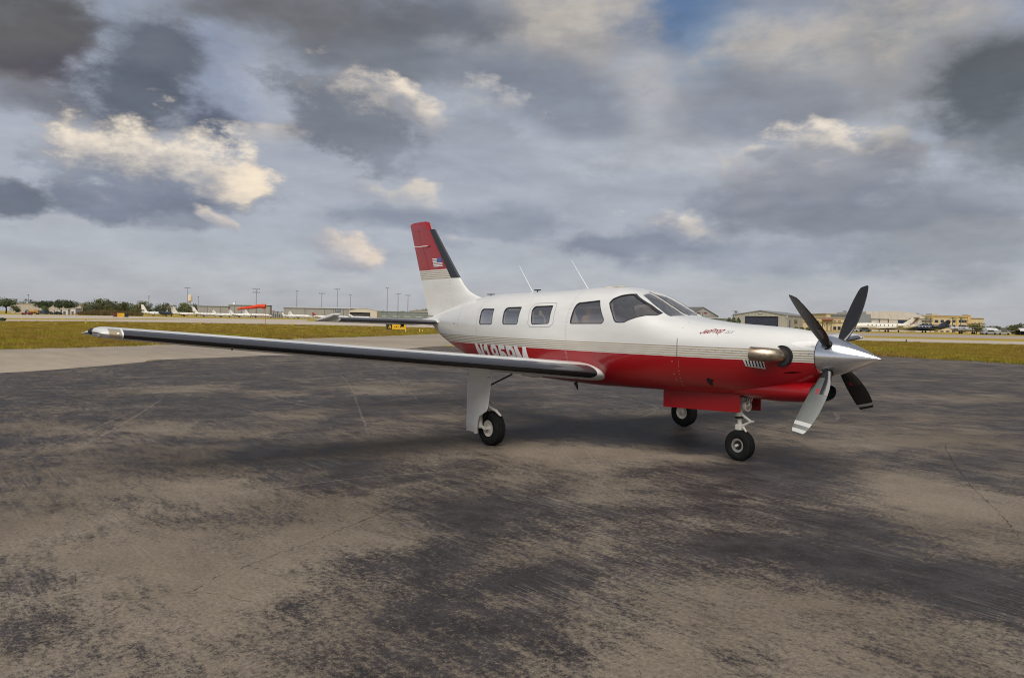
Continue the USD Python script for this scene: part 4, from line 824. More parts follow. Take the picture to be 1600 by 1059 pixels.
put('wing_fairing', hullballs([((-.30, -.95, .845), .028), ((-.55, -.95, .85), .02), ((-.15, -.95, .85), .018)]), M['white'], plane, 40)
put('static_port', conform(plate(Polygon([(-3.23, 1.515), (-3.215, 1.515), (-3.215, 1.55), (-3.23, 1.55)]), .001), .001), M['panel'], plane, False)

# cabin interior seen through the glass
put('cabin_floor', bbox(-2.3, 1.55, -.42, .42, .93, .95), M['panel'], plane, False)
def seat(x, yy, h, mat, face=1):
    s = put('seat', cat_([rbox(x+.22*face, yy, 1.12, .46, .44, .14, .05), rbox(x-.02*face, yy, 1.40, .13, .44, .60, .06)]), mat, plane, 40)
    put('headrest', rbox(x-.04*face, yy, h, .10, .26, .20, .045), mat, s, 40)
for yy in (-.30, .30): seat(.22, yy, 1.74, M['tan']); seat(-1.85, yy, 1.72, M['tan'])
put('instrument_panel', cat_([rbox(1.46, 0, 1.44, .20, .90, .32, .05), rbox(1.56, 0, 1.585, .20, .8, .05, .02)]), M['panel'], plane, 40)
for yy in (-.27, .27):
    put('control_yoke', cat_([bar((1.35, yy, 1.42), (1.16, yy, 1.42), .016), bar((1.16, yy-.13, 1.46), (1.16, yy+.13, 1.46), .017), bar((1.16, yy-.13, 1.46), (1.16, yy-.15, 1.55), .016), bar((1.16, yy+.13, 1.46), (1.16, yy+.15, 1.55), .016)]), M['black'], plane, 40)

# ================================================================ AIRFIELD BEHIND
def yh(px): return 485.08+.019235*px                     # the horizon's height at a bearing
def site(px, D): return np.array(CAM[:2])+D*(FH+RH*(px-800)/FPX)   # a point D metres out on a bearing
def high(px, py, D): return CAM[2]+(yh(px)-py)*D/FPX
def wide(dpx, D): return dpx*D/FPX
FACE = math.degrees(math.atan2(RH[1], RH[0]))            # heading of a front that faces the apron: local x to the right, local y away
def local(px, D, rot=0.): return (*site(px, D), -.01), FACE+rot
LATE = {}
def mat(name, col, **k):
    if name not in LATE: LATE[name] = simple(name, col, **k)
    return LATE[name]
def ribbed(name, col, period=1.2, depth=.5):
    g = G(); tc = g.add('texture_coordinate', 'object'); x = g.add('separate_xyz', 'x', vector=tc)
    w = g.add('wave_texture', 'fac', wave_type='bands', bands_direction='x', vector=tc, scale=6.283/period/6.283*3.)
    n = g.noise(g.add('mapping', 'vector', mapping_type='point', vector=tc, scale=(1.5, 1.5, .25)), .5, 5., .65)
    f = g.math('multiply', g.rng(w, 0., 1., .90, 1.04, 'linear'), g.rng(n, .3, .7, .85, 1.08, 'linear'))
    c = g.mix(1., tuple(col), g.add('combine_color', 'color', color_type='rgb', r=f, g=f, b=f), 'multiply')
    return g.done(name, surface=g.add('principled_bsdf', 'BSDF', base_color=c, roughness=.6, normal=g.add('bump', 'normal', height=w, strength=.5, distance=.1)))
def gable(w, d, eave, ridge, over=.25):
    pg = Polygon([(-w/2-over, eave-.12), (0, ridge), (w/2+over, eave-.12), (w/2+over, eave+.14), (0, ridge+.24), (-w/2-over, eave+.14)])
    return side_prism(pg, -over, d+over)
def gable_wall(w, d, eave, ridge): return side_prism(Polygon([(-w/2, 0), (w/2, 0), (w/2, eave-.03), (0, ridge-.03), (-w/2, eave-.03)]), 0, d)

# ---- trees
def crown(seed, lobes, n, leaf, sq=1.):
    rr = np.random.default_rng(seed); v = []
    for k in range(n):
        c, r = lobes[rr.integers(len(lobes))]; d = rr.normal(0, 1, 3); d /= np.linalg.norm(d)
        p = np.array(c)+d*np.array(r)*rr.uniform(.35, 1.05)**.6
        a = rr.normal(0, 1, 3); a /= np.linalg.norm(a); b = np.cross(a, d); b /= max(np.linalg.norm(b), 1e-6); s = leaf*rr.uniform(.5, 1.3)
        v.append([p-a*s*.5-b*s*.3, p+a*s*.1-b*s*.45, p+a*s*.55+b*s*.1, p-a*s*.1+b*s*.5])
    v = np.array(v).reshape(-1, 3); i = np.arange(n)*4
    return v, np.vstack([np.stack([i, i+1, i+2], 1), np.stack([i, i+2, i+3], 1)])
def leafmat(name, c):
    g = G(); pos = g.add('geometry', 'position'); isl = g.add('geometry', 'random_per_island'); n = g.noise(pos, .35, 4., .6); rnd = g.add('object_info', 'random')
    f = g.math('multiply', g.rng(isl, 0., 1., .55, 1.45, 'linear'), g.math('multiply', g.rng(n, .3, .7, .7, 1.3, 'linear'), g.rng(rnd, 0., 1., .75, 1.25, 'linear')))
    cc = g.mix(1., tuple(c), g.add('combine_color', 'color', color_type='rgb', r=f, g=f, b=g.math('multiply', f, .95)), 'multiply')
    return g.done(name, surface=g.add('mix_closure', 'closure', fac=.3, closure1=g.add('diffuse_bsdf', 'BSDF', color=cc), closure2=g.add('translucent_bsdf', 'BSDF', color=cc)))
LEAF = [leafmat('leaf_dark', (.18, .23, .14)), leafmat('leaf_mid', (.23, .28, .14)), leafmat('leaf_olive', (.26, .26, .12)), leafmat('leaf_dusty', (.23, .24, .16))]
BARK = simple('bark', (.10, .085, .07), .9)
def lobed(seed, w, h0, h1, k):
    rr = np.random.default_rng(seed); L = []
    for i in range(k):
        a = rr.uniform(0, 6.28); q = rr.uniform(.1, .75); r = w*rr.uniform(.22, .38)
        L.append(((math.cos(a)*w*.5*q, math.sin(a)*w*.5*q, rr.uniform(h0+r*.5, h1-r*.55)), (r, r, r*.7)))
    return L
TREES = {}
def tree(name, kind, label, px, D, top, wpx, group=None, seed=0, base=0.):
    """kind: round, canopy, bushy"""
    H = high(px, top, D); W = wide(wpx, D); key = (kind, seed % 3, name)
    loc = (*site(px, D), base-.05)
    if key not in TREES:
        t = thing(name, label, 'tree', loc, R.uniform(0, 360), group, (W/8.6, W/8.6, H/8.7))
        tr = {'round': 1.6, 'canopy': 3.6, 'bushy': .5}[kind]
        rr = np.random.default_rng(seed+11)
        limbs = [tube([(0, 0, -.2), (.1, 0, tr*.6), (0, .1, tr+1.2)], [.28, .22, .16], 8)]+[bar((0, 0, tr*rr.uniform(.7, 1.)), (math.cos(a)*2.2, math.sin(a)*2.2, tr+rr.uniform(1.2, 2.6)), .13, .05, 6) for a in rr.uniform(0, 6.28, 5)]
        put('trunk', cat_(limbs), BARK, t, 40)
        L = lobed(seed, 8., tr, 8., 16)
        put('crown', crown(seed, L, 1300, .62), LEAF[(seed+{'round': 0, 'canopy': 0, 'bushy': 1}[kind]) % 4], t, False)
        TREES[key] = t; return t
    return copy(TREES[key], label, loc, R.uniform(0, 360), group, (W/8.6, W/8.6, H/8.7))
def palm(label, px, D, top, spread=3.2, group=None):
    H = high(px, top, D); t = thing('palm_tree', label, 'palm tree', (*site(px, D), 0), R.uniform(0, 360), group)
    put('trunk', tube([(0, 0, 0), (.12, .05, H*.5), (.05, .1, H-spread*.35)], [.20, .15, .13], 8), BARK, t, 40)
    v, f = [], []
    rr = np.random.default_rng(int(px)); c = np.array([.05, .1, H-spread*.3])
    for a in np.linspace(0, 6.28, 15)[:-1]:
        el = rr.uniform(-.2, 1.2); d = np.array([math.cos(a), math.sin(a), 0])
        for q in range(5):
            s0, s1 = q/5, (q+1)/5
            P = lambda s: c+d*spread*.5*s*math.cos(el*.7)+np.array([0, 0, spread*.5*(s*math.sin(el)-.75*s*s)])
            sd = np.array([-d[1], d[0], 0])*.16*spread/3*(1.1-s0)+np.array([0, 0, -.10]); i = len(v)
            v += [P(s0)-sd, P(s0)+sd*[1, 1, -1], P(s1)+sd*.6*[1, 1, -1], P(s1)-sd*.6]; f += [(i, i+1, i+2), (i, i+2, i+3)]
    put('crown', (np.array(v), np.array(f)), LEAF[1], t, False); return t
ORD = ['first', 'second', 'third', 'fourth', 'fifth', 'sixth', 'seventh', 'eighth', 'ninth', 'tenth', 'eleventh', 'twelfth', 'thirteenth', 'fourteenth', 'fifteenth', 'sixteenth']
def nth(rows, i): return ORD[sorted(range(len(rows)), key=lambda k: rows[k][0]).index(i)]
def tree_row(rows, name, kind, text, D, spread, step, grow, group, off=0):
    for i, row in enumerate(rows): tree(name, kind, text % nth(rows, i), row[0], D+(i*step) % spread, row[1], row[2]*grow, group, seed=i+off)
GT = 'trees of the far tree line on the left'
tree('broad_tree', 'canopy', 'tall dark spreading tree at the far left edge of the airfield', 9, 470, 463, 36, seed=0)
tree('broad_tree', 'round', 'low rounded tree in front of the beige building on the far left', 24, 465, 476, 14, seed=1)
palm('ragged palm standing behind the beige building, left of its neighbour', 40, 560, 464.5, 6.)
palm('ragged palm standing behind the beige building, right of its neighbour', 47, 560, 465.5, 6.)
for i, (px, w) in enumerate(((33, 14), (52, 16), (79, 14))): tree('dense_tree', 'round', ('dark tree above the left end', 'dark tree above the middle', 'dark tree above the right half')[i]+' of the beige building roof', px, 590, 468, w, 'trees behind the beige building', seed=i)
tree('broad_tree', 'canopy', 'flat topped dark green tree above the blue container', 67, 470, 467, 28, seed=0)
tree('broad_tree', 'round', 'small dark tree beside the blue container', 70, 455, 476, 11, seed=1)
tree('broad_tree', 'canopy', 'flat topped tree with forked trunks by the white sheds, left of the pair', 92, 470, 465, 20, seed=3)
tree('broad_tree', 'canopy', 'flat topped tree with forked trunks by the white sheds, right of the pair', 109, 468, 466, 24, seed=0)
tree_row(((124, 470, 16), (133, 471, 16), (144, 469, 18), (153, 465, 18), (163, 464, 20), (171, 466, 18), (180, 468, 18), (189, 469, 16), (197, 471, 16), (206, 472, 14), (214, 474, 12), (128, 476, 12), (150, 475, 14), (172, 475, 16), (192, 477, 14), (210, 477, 12)), 'line_tree', 'bushy', 'green bushy tree above the dry reeds, %s from the left in that tree line', 540, 60, 37, 1.25, GT, 0)
tree_row(((221, 467.5, 16), (232, 472, 12), (245, 472, 12), (256, 471, 12), (268, 474, 12), (283, 472, 16), (292, 470.5, 18), (304, 473, 12), (313, 474.5, 12)), 'line_tree', 'bushy', 'olive green tree behind the parked jets, %s from the left in that clump', 640, 50, 29, 1.25, 'trees behind the parked jets', 1)
tree_row(((596, 483.5, 10), (610, 485, 12), (626, 484, 10), (640, 483, 10), (650, 481.5, 12), (661, 480, 12), (669, 479, 12), (585, 484, 10)), 'line_tree', 'bushy', 'distant dark tree behind the grey green building, %s from the left', 720, 1, 0, 1.3, 'trees behind the grey green building', 0)
# right hand side
tree('broad_tree', 'round', 'full rounded green tree at the right end of the yellow office building', 1525, 262, 501.5, 25, seed=2)
tree_row(((1541, 508, 14), (1550, 507.5, 16), (1561, 510, 14), (1571, 510, 16), (1580, 506, 14), (1590, 503, 16), (1598, 505, 14), (1612, 503, 18), (1584, 511, 14), (1628, 505, 18)), 'line_tree', 'bushy', 'dark green tree behind the white fabric shelters, %s from the left', 300, 40, 17, 1.3, 'trees on the far right', 0)
# dry reeds in front of the tree line
def reeds():
    rr = np.random.default_rng(3); v, f = [], []
    for k in range(6500):
        px = rr.uniform(120, 222); D = rr.uniform(430, 470); hump = .55+.45*math.sin((px-120)/102*math.pi)
        p = np.array([*site(px, D), 0]); a = rr.uniform(0, 6.28); w = rr.uniform(.12, .35); h = rr.uniform(1.4, 3.6)*hump; s = np.array([math.cos(a), math.sin(a), 0])*w; i = len(v)
        v += [p-s, p+s, p+np.array([*rr.normal(0, .4, 2), h])]; f += [(i, i+1, i+2)]
    return np.array(v), np.array(f)
tag(put('reed_bank', reeds(), leafmat('reeds', (.27, .20, .10)), None, False), 'dry brown reed bank in front of the far tree line', 'reeds', None, 'stuff')
def hedge(name, px0, px1, D, top, label, leaf=1):
    W = wide(px1-px0, D); H = high((px0+px1)/2, top, D); loc, rz = local((px0+px1)/2, D)
    t = thing(name, label, 'hedge', loc, rz)
    L = [((x, 0, H*.5), (.8, .7, H*.5)) for x in np.linspace(-W/2, W/2, max(3, int(W/1.0)))]
    put('foliage', crown(int(px0), L, 900, .4), LEAF[leaf], t, False)
hedge('hedge', 1139, 1153, 262, 495, 'tall clipped green hedge left of the wide blue hangar door')
hedge('hedge', 1243, 1262, 258, 511, 'low green shrubs in front of the yellow two storey building', 2)

# ---- buildings, left
def low_building(name, label, px0, px1, D, top, wallc, roofc, depth=20., doors=0, rot=0.):
    W = wide(px1-px0, D); H = high((px0+px1)/2, top, D); loc, rz = local((px0+px1)/2, D, rot)
    t = thing(name, label, 'building', loc, rz)
    put('wall', bbox(-W/2, W/2, 0, depth, 0, H-.3), wallc, t, False); put('roof', bbox(-W/2-.3, W/2+.3, -.35, depth+.3, H-.3, H), roofc, t, False)
    return t, W, H
cream = ribbed('cream_sheet', (.46, .40, .33), 1.6); greyb = ribbed('beige_grey_sheet', (.34, .325, .29), 1.4); roofw = mat('roof_pale', (.42, .42, .41), rough=.5); greygreen = ribbed('grey_green_sheet', (.21, .235, .22), 1.2); seam = mat('dark_seam', (.09, .095, .10))
t, W, H = low_building('low_building', 'long low beige building behind the trees on the far left', 17, 126, 520, 474.5, cream, mat('roof_cream', (.45, .39, .33)), 2.5)
for k in range(7): put('window', bbox(-W/2+3+k*6.2, -W/2+5.2+k*6.2, -.06, .02, .6, 2.4), seam, t, False)
for i, (px, w, h) in enumerate(((89.5, 8, 4.5), (101, 9, 4.2), (113.5, 8, 5.))):
    D = 440; loc, rz = local(px, D); s = thing('shed', ('white flat shed with a dark open bay', 'white flat shed with a dark rounded bush at its foot', 'pale pink topped shed at the right end of the shed row')[i], 'shed', loc, rz); W = wide(w, D); Hh = (2.8, 3., 3.6)[i]
    put('wall', bbox(-W/2, W/2, 0, 6, 0, Hh-.2), mat('shed_white', (.55, .52, .48)), s, False); put('roof', bbox(-W/2-.2, W/2+.2, -.2, 6.2, Hh-.2, Hh), mat('shed_roof', (.55, .45, .42)) if i == 2 else roofw, s, False)
    put('door', bbox(-W*.3, W*.15, -.06, .02, 0, 1.9), seam, s, False)
loc, rz = local(63, 445); c = thing('container', 'dark blue shipping container under the flat topped tree', 'container', loc, rz)
put('body', bbox(-2.4, 2.4, 0, 2.4, .15, 2.0), ribbed('container_blue', (.022, .055, .12), .5), c, False); put('door', bbox(1.3, 2.3, -.05, 0, .25, 1.9), mat('container_door', (.03, .05, .09)), c, False)
def carlike(name, label, cat, px, D, L, Hh, c1, c2=None, rot=0.):
    loc, rz = local(px, D, rot); t = thing(name, label, cat, loc, rz)
    put('body', side_prism(Polygon([(-L/2, .25*Hh), (-L/2, .55*Hh), (-L*.32, .6*Hh), (-L*.2, Hh), (L*.22, Hh), (L*.36, .62*Hh), (L/2, .55*Hh), (L/2, .25*Hh)]).buffer(.06), -.85, .85), c1, t, 30)
    put('window', side_prism(Polygon([(-L*.27, .64*Hh), (-L*.18, .94*Hh), (L*.2, .94*Hh), (L*.3, .66*Hh)]), -.875, .875), mat('car_glass', (.02, .025, .03), rough=.1), t, False)
    for x in (-L*.3, L*.3):
        for yy in (-.8, .8): put('wheel', lathe([(-.1, .28), (-.1, .33), (.1, .33), (.1, .28)], 'y', (x, yy, .33), 18), M['tyre'], t, 35)
    return t
carlike('parked_car', 'dark parked car between the blue container and the white sheds', 'car', 76.5, 440, 4.3, 1.5, mat('car_dark', (.03, .03, .035), rough=.2))
carlike('parked_car', 'black parked car at the dark shed bay', 'car', 90, 428, 4.3, 1.5, mat('car_black', (.012, .012, .014), rough=.2))
# red tow tractor and orange truck
loc, rz = local(42, 330); t = thing('tow_tractor', 'low dark red tow tractor on the far taxiway', 'tractor', loc, rz); redd = mat('tractor_red', (.16, .02, .02))
put('body', cat_([rbox(0, 0, .62, 3.9, 1.6, .6, .08), rbox(1.2, 0, .98, 1.3, 1.3, .25, .06)]), redd, t, 30); put('seat', cat_([rbox(-.5, 0, 1.0, .5, .6, .2, .05), rbox(-.72, 0, 1.25, .12, .6, .45, .04)]), M['black'], t, 30); put('steering_wheel', bar((-.02, 0, .9), (-.22, 0, 1.3), .04), M['black'], t, 30)
put('beacon', bar((.2, 0, 1.0), (.2, 0, 1.55), .07), M['whitepaint'], t, 30)
for x in (-1.3, 1.3):
    for yy in (-.75, .75): put('wheel', lathe([(-.12, .25), (-.12, .36), (.12, .36), (.12, .25)], 'y', (x, yy, .36), 18), M['tyre'], t, 35)
loc, rz = local(51, 400); t = thing('fuel_truck', 'orange yellow tank truck behind the red tow tractor', 'truck', loc, rz); org = mat('truck_orange', (.36, .20, .05))
put('tank', lathe([(-1.9, .1), (-1.85, .75), (-1.7, .85), (1.2, .85), (1.35, .75), (1.4, .1)], 'x', (0, 0, 1.55), 20), org, t, 35); put('cab', rbox(2.3, 0, 1.4, 1.3, 1.8, 1.7, .15), org, t, 30); put('chassis', bbox(-2., 2.9, -.5, .5, .5, .7), M['black'], t, False)
for x in (-1.3, 2.2):
    for yy in (-.8, .8): put('wheel', lathe([(-.14, .3), (-.14, .45), (.14, .45), (.14, .3)], 'y', (x, yy, .45), 18), M['tyre'], t, 35)
loc, rz = local(118, 330); t = thing('barrier', 'small red and white barrier at the edge of the far taxiway', 'barrier', loc, rz)
put('rail', bbox(-.9, .9, -.04, .04, .55, .85), mat('barrier_red', (.30, .05, .04)), t, False)
for x in (-.8, .8): put('leg', cat_([bar((x, -.3, 0), (x, 0, .6), .03), bar((x, .3, 0), (x, 0, .6), .03)]), M['whitepaint'], t, 30)

def hangar_flat(name, label, px0, px1, D, top, wallc, seams, depth=30., sign=None, door=None):
    t, W, H = low_building(name, label, px0, px1, D, top, wallc, roofw, depth)
    X = lambda p: wide(p-(px0+px1)/2, D)
    for p in seams: put('pilaster', bbox(X(p)-.14, X(p)+.14, -.10, .0, 0, H-.3), seam, t, False)
    put('gutter', bbox(-W/2, W/2, -.42, -.36, H-.5, H-.25), mat('gutter', (.16, .18, .19)), t, False)
    return t, X, H
hangar_flat('hangar', 'grey beige row hangar behind the white jets, left of the windsock', 308, 356, 600, 477.5, greyb, (324, 344), 8)
hangar_flat('hangar', 'grey beige row hangar with dark door posts right behind the windsock', 356.3, 421, 602, 476.2, greyb, (366, 377, 388, 400, 412), 5)
for i, px in enumerate((424, 430, 436)):
    loc, rz = local(px, 640); t = thing('shed', ('small grey shed between the two big hangars, nearest the windsock', 'small grey shed in the middle between the two big hangars', 'small grey shed against the big beige hangar')[i], 'shed', loc, rz)
    put('wall', bbox(-1.3, 1.3, 0, 5, 0, 5.5-i*.4), mat('shed_grey', (.28, .28, .27)), t, False); put('roof', bbox(-1.45, 1.45, -.2, 5.2, 5.5-i*.4, 5.75-i*.4), roofw, t, False); put('door', bbox(-.7, .7, -.05, 0, 0, 3.), seam, t, False)
t, X, H = hangar_flat('hangar', 'long beige hangar with a blue sign and an open dark bay under an arched end', 442.5, 546, 566, 480.8, greyb, (476, 506, 520, 536), 40)
put('roof_ridge', side_prism(Polygon([(X(443), H), (X(560), H), (X(556), H+.9), (X(500), H+.5), (X(446), H+.3)]), 4, 38), roofw, t, False)
put('sign_board', bbox(X(523), X(532), -.20, -.12, high(527, 487, 566), high(527, 482.5, 566)), mat('sign_blue', (.045, .085, .15)), t, False)
for k in range(3): put('sign_mark', bbox(X(524.2+k*2.6), X(526.0+k*2.6), -.24, -.20, high(527, 485.6, 566), high(527, 484.2, 566)), roofw, t, False)
W2 = wide(588-545, 566); arch = [(-W2/2, 0), (W2/2, 0), (W2/2, 6.2)]+[(W2/2-W2*q, 6.2+1.5*math.sin(q*math.pi)**.8) for q in np.linspace(.08, .92, 12)]+[(-W2/2, 6.2)]
door = Polygon([(-W2/2+.4, -.1), (-W2/2+.4, 5.1), (W2*.26, 5.1), (W2*.26, -.1)])
loc, rz = local(566.5, 560); e = thing('hangar', 'cream arched end of the beige hangar with a wide dark doorway', 'building', loc, rz)
put('wall', cat_([side_prism(Polygon(arch).difference(door), 0, .6), side_prism(Polygon([(-W2/2, 0), (W2/2, 0), (W2/2, 6.2), (-W2/2, 6.2)]), 14., 14.5), bbox(W2/2-.5, W2/2, .6, 14, 0, 6.2)]), mat('cream_wall', (.52, .47, .37)), e, False)
put('roof', side_prism(Polygon([(p[0]*1.02, p[1]+.02) for p in arch[2:]]+[(p[0]*1.02, p[1]+.3) for p in arch[2:][::-1]]).buffer(0), -.2, 14.5), roofw, e, False)
put('sliding_door', bbox(-W2/2+.4, W2*.26, 1.2, 1.4, 0, 5.1), mat('door_dark', (.055, .055, .065)), e, False)
t, W, H = low_building('long_building', 'long low grey green building right of the arched hangar', 588, 690, 640, 487, greygreen, mat('roof_greygreen', (.24, .27, .26)), 30)
for k in range(5): put('window', bbox(-W/2+4+k*9, -W/2+9+k*9, -.06, .02, 2.6, 3.3), mat('pale_strip', (.36, .38, .37)), t, False)
low_building('flat_building', 'pale flat roofed building beside the tail of the airplane', 643, 668, 700, 484.5, cream, roofw, 20)
# water tower, roof box
loc, rz = local(296, 760); t = thing('water_tower', 'pale cylindrical water tower rising behind the trees', 'water tower', loc, rz); b0, b1 = high(296, 471, 760), high(296, 460.5, 760)
put('tank', lathe([(b0, 1.4), (b0+.6, 2.1), (b1-.8, 2.1), (b1, .2)], 'z', (0, 0, 0), 24), mat('tower_pale', (.70, .60, .47), rough=.4), t, 35)
put('stem', bar((0, 0, 0), (0, 0, b0+.3), .8, .8, 14), mat('tower_stem', (.5, .45, .38)), t, 35)
loc, rz = local(365, 612); t = thing('roof_unit', 'small bright white unit standing on the roof of the row hangar', 'roof unit', (loc[0], loc[1], high(365, 476.3, 602)), rz)
put('housing', bbox(-.9, .9, 0, 1.6, 0, high(365, 471.8, 612)-high(365, 476.3, 602)), M['whitepaint'], t, False); put('cap', bbox(-1., 1., -.1, 1.7, high(365, 471.8, 612)-high(365, 476.3, 602), high(365, 471.8, 612)-high(365, 476.3, 602)+.15), roofw, t, False)
# light poles
polemat = mat('pole_grey', (.10, .105, .115))
def pole(px, top, D, arms, label):
    H = high(px, top, D); t = thing('light_pole', label, 'light pole', (*site(px, D), 0), FACE)
    put('mast', tube([(0, 0, 0), (0, 0, H)], [.22, .14], 10), polemat, t, 40)
    W = arms*D/FPX
    for k, q in enumerate((0, 1) if arms > 9 and px < 420 and px > 395 else (0,)):
        zz = H-q*2.2
        put('crossbar', bbox(-W/2, W/2, -.10, .10, zz-.15, zz+.05), polemat, t, False)
        for x in np.linspace(-W/2+.3, W/2-.3, 4 if arms > 6 else 2): put('floodlight', bbox(x-.28, x+.28, -.35, .25, zz-.05, zz+.32), polemat, t, False)
for px, top, D, arms, lab in ((292, 450, 640, 9, 'tall floodlight pole beside the water tower'), (399.5, 452, 560, 11, 'tall double floodlight pole rising behind the windsock'), (463, 455, 640, 4, 'slim light pole over the left end of the long beige hangar'), (502, 458.5, 640, 9, 'wide topped light pole above the beige hangar, between two others'), (526, 452, 640, 9, 'tallest wide topped light pole above the blue hangar sign'), (546.5, 461, 680, 4, 'shortest slim light pole above the arched hangar end'), (604, 450, 620, 5, 'tall slim floodlight mast right of the arched hangar'), (621, 459.5, 640, 8, 'wide topped light pole over the grey green building, left of the last pole'), (636.5, 461.5, 650, 8, 'wide topped light pole nearest the tail of the airplane'), (309, 464, 700, 2, 'thin pole between the water tower and the row hangar'), (43.5, 461, 620, 2, 'thin mast above the trees on the far left'), (232, 463, 660, 2, 'thin slanted mast over the tail of the first jet')):
    pole(px, top, D, arms, lab)
# windsock
loc, rz = local(414.5, 96.5); t = thing('windsock', 'orange red windsock blowing left on its thin pole in the grass', 'windsock', loc, rz); orange = simple('sock_orange', (.62, .055, .018), .8, var=.12, vscale=6)
zt = high(414.5, 478.6, 96.5)
put('pole', tube([(0, 0, 0), (0, 0, zt+.36)], [.030, .022], 10), mat('pole_orange', (.50, .09, .045)), t, 40)
put('footing', lathe([(0, .38), (.05, .36), (.06, .05)], 'z', (0, 0, 0), 20), M['concrete'], t, 35)
L = wide(43, 96.5); n = 16; qs = np.linspace(0, 1, n)
put('sock', tube([(-.06-L*q, 0, zt-.02-.42*q**2.2+.05*math.sin(q*9)) for q in qs], [.27*(1-.60*q)*(1+.05*math.sin(q*23)) for q in qs], 20, wall=.006), orange, t, 40)
put('swivel_frame', cat_([tube([(-.02+.27*0, .27*math.cos(a), zt+.27*math.sin(a)) for a in np.linspace(0, 6.28, 20)], [.012]*20, 6), bar((0, 0, zt-.33), (0, 0, zt+.4), .022)]), mat('frame_yellow', (.5, .28, .06)), t, 40)
put('counterweight', cat_([bar((.05, 0, zt+.10), (.55, 0, zt+.05), .016), rbox(.45, 0, zt+.06, .35, .10, .10, .03)]), M['black'], t, 40)
# airfield signs
yel = simple('sign_yellow', (.62, .36, .012), .5); sblack = M['black']; sred = mat('sign_red', (.10, .015, .015))
def airsign(label, px0, px1, D, top, split, side):
    W = wide(px1-px0, D); pm = (px0+px1)/2; H = high(pm, top, D); loc, rz = local(pm, D, -6); t = thing('airfield_sign', label, 'sign', loc, rz); lo = H*.18
    xs = -W/2+W*split
    put('location_panel', bbox(-W/2, xs, -.09, .09, lo, H), sblack if side else sred, t, False)
    x1 = W/2 if side else W/2-W*.27
    put('direction_panel', bbox(xs+.01, x1, -.09, .09, lo, H), yel, t, False)
    if not side: put('end_panel', side_prism(Polygon([(x1+.02, lo), (W/2, lo), (W/2-.25, H*.9), (x1+.02, H*.95)]), -.07, .07), sblack, t, False)
    for x in np.linspace(-W/2+.15, W/2-.15, 4): put('leg', bar((x, 0, 0), (x, 0, lo+.02), .03), M['darkmetal'], t, 30)
    return t, W, H, lo, xs, x1
t, W, H, lo, xs, x1 = airsign('yellow direction sign with a black letter panel below the airplane tailplane', 604, 634.5, 106, 506.6, .27, 1)
put('sign_frame', bbox(-W/2-.14, -W/2-.01, -.10, .10, lo*.3, H*1.02), mat('frame_olive', (.10, .085, .02)), t, False)
ch = meshkit.text_mesh('A', (H-lo)*.66, .01, True); ch.vertices = np.stack([ch.vertices[:, 0]-W/2+.20, -.092-ch.vertices[:, 2], ch.vertices[:, 1]+lo+(H-lo)*.17], 1); put('letter', ch, yel, t, False)
for k, (a, b_) in enumerate(((.10, .05), (.20, .09), (.36, .05), (.50, .09), (.66, .10))):
    q = xs+(x1-xs)*(a+.08); put('sign_mark', bbox(q, q+(x1-xs)*b_, -.10, -.092, lo+(H-lo)*.42, lo+(H-lo)*(.62 if k % 2 else .52)), sblack, t, False)
t, W, H, lo, xs, x1 = airsign('yellow sign with a dark red end panel beside the far taxiway', 176, 201, 262, 489.2, .27, 0)
for k in range(4): put('sign_mark', bbox(xs+.25+k*.42, xs+.45+k*.42, -.10, -.092, lo+(H-lo)*.30, lo+(H-lo)*.72), mat('sign_ochre', (.40, .17, .01)), t, False)
# taxiway edge stakes
stake = None; sy = mat('stake_yellow', (.70, .52, .10)); so = mat('stake_orange', (.55, .12, .05))
def marker(px, base, top, label, cap=0):
    D = 1.605*FPX/(base-yh(px)); h = high(px, top, D); loc, rz = local(px, D); t = thing('taxiway_marker', label, 'marker', loc, rz, 'taxiway edge markers')
    put('stake', tube([(0, 0, 0), (0, 0, h*.72)], [.055, .045], 8), sy, t, 40); put('lamp_cap', lathe([(h*.72, .05), (h*.75, .085), (h*.94, .085), (h, .02)], 'z', (0, 0, 0), 12), so if cap else sy, t, 40)
    put('base_plate', lathe([(0, .16), (.03, .15), (.035, .03)], 'z', (0, 0, 0), 12), M['concrete'], t, 40)
for px, base, top, cap, lab in ((33, 501, 493.5, 0, 'yellow taxiway stake below the red tow tractor'), (98, 500.5, 494.5, 0, 'yellow taxiway stake below the white sheds'), (133.5, 505.5, 498.5, 1, 'orange capped yellow stake above the wing tip'), (138, 497, 494, 1, 'small orange stake between the two far taxiways'), (290, 496.5, 492.8, 1, 'small orange stake in front of the white jets'), (312.5, 507, 501, 0, 'yellow stake left of the windsock pole'), (456.5, 509, 502, 0, 'yellow stake right of the windsock pole'), (581, 512, 507, 0, 'yellow stake left of the yellow direction sign'), (633.5, 519, 514.5, 0, 'short yellow stake below the right end of the direction sign'), (655.5, 520, 514, 0, 'yellow stake nearest the airplane tail'), (660, 519, 514.8, 0, 'pale stake right of the one nearest the airplane tail'), (1570, 538, 533, 0, 'yellow stake beside the taxiway on the far right')):
    marker(px, base, top, lab, cap)
loc, rz = local(1416, 86); t = thing('taxiway_marker', 'short black stake beside the taxiway right of the spinner', 'marker', loc, rz); put('stake', bar((0, 0, 0), (0, 0, .24), .05), M['black'], t, 40); put('lamp_cap', lathe([(.24, .06), (.36, .06), (.40, .02)], 'z', (0, 0, 0), 12), M['black'], t, 40)
put_bush = crown(5, [((0, 0, .25), (.5, .5, .3))], 160, .2)
o = thing('shrub', 'small dark tuft at the taxiway edge on the far left', 'shrub', (*site(3.5, 122), 0)); put('foliage', put_bush, LEAF[0], o, False)

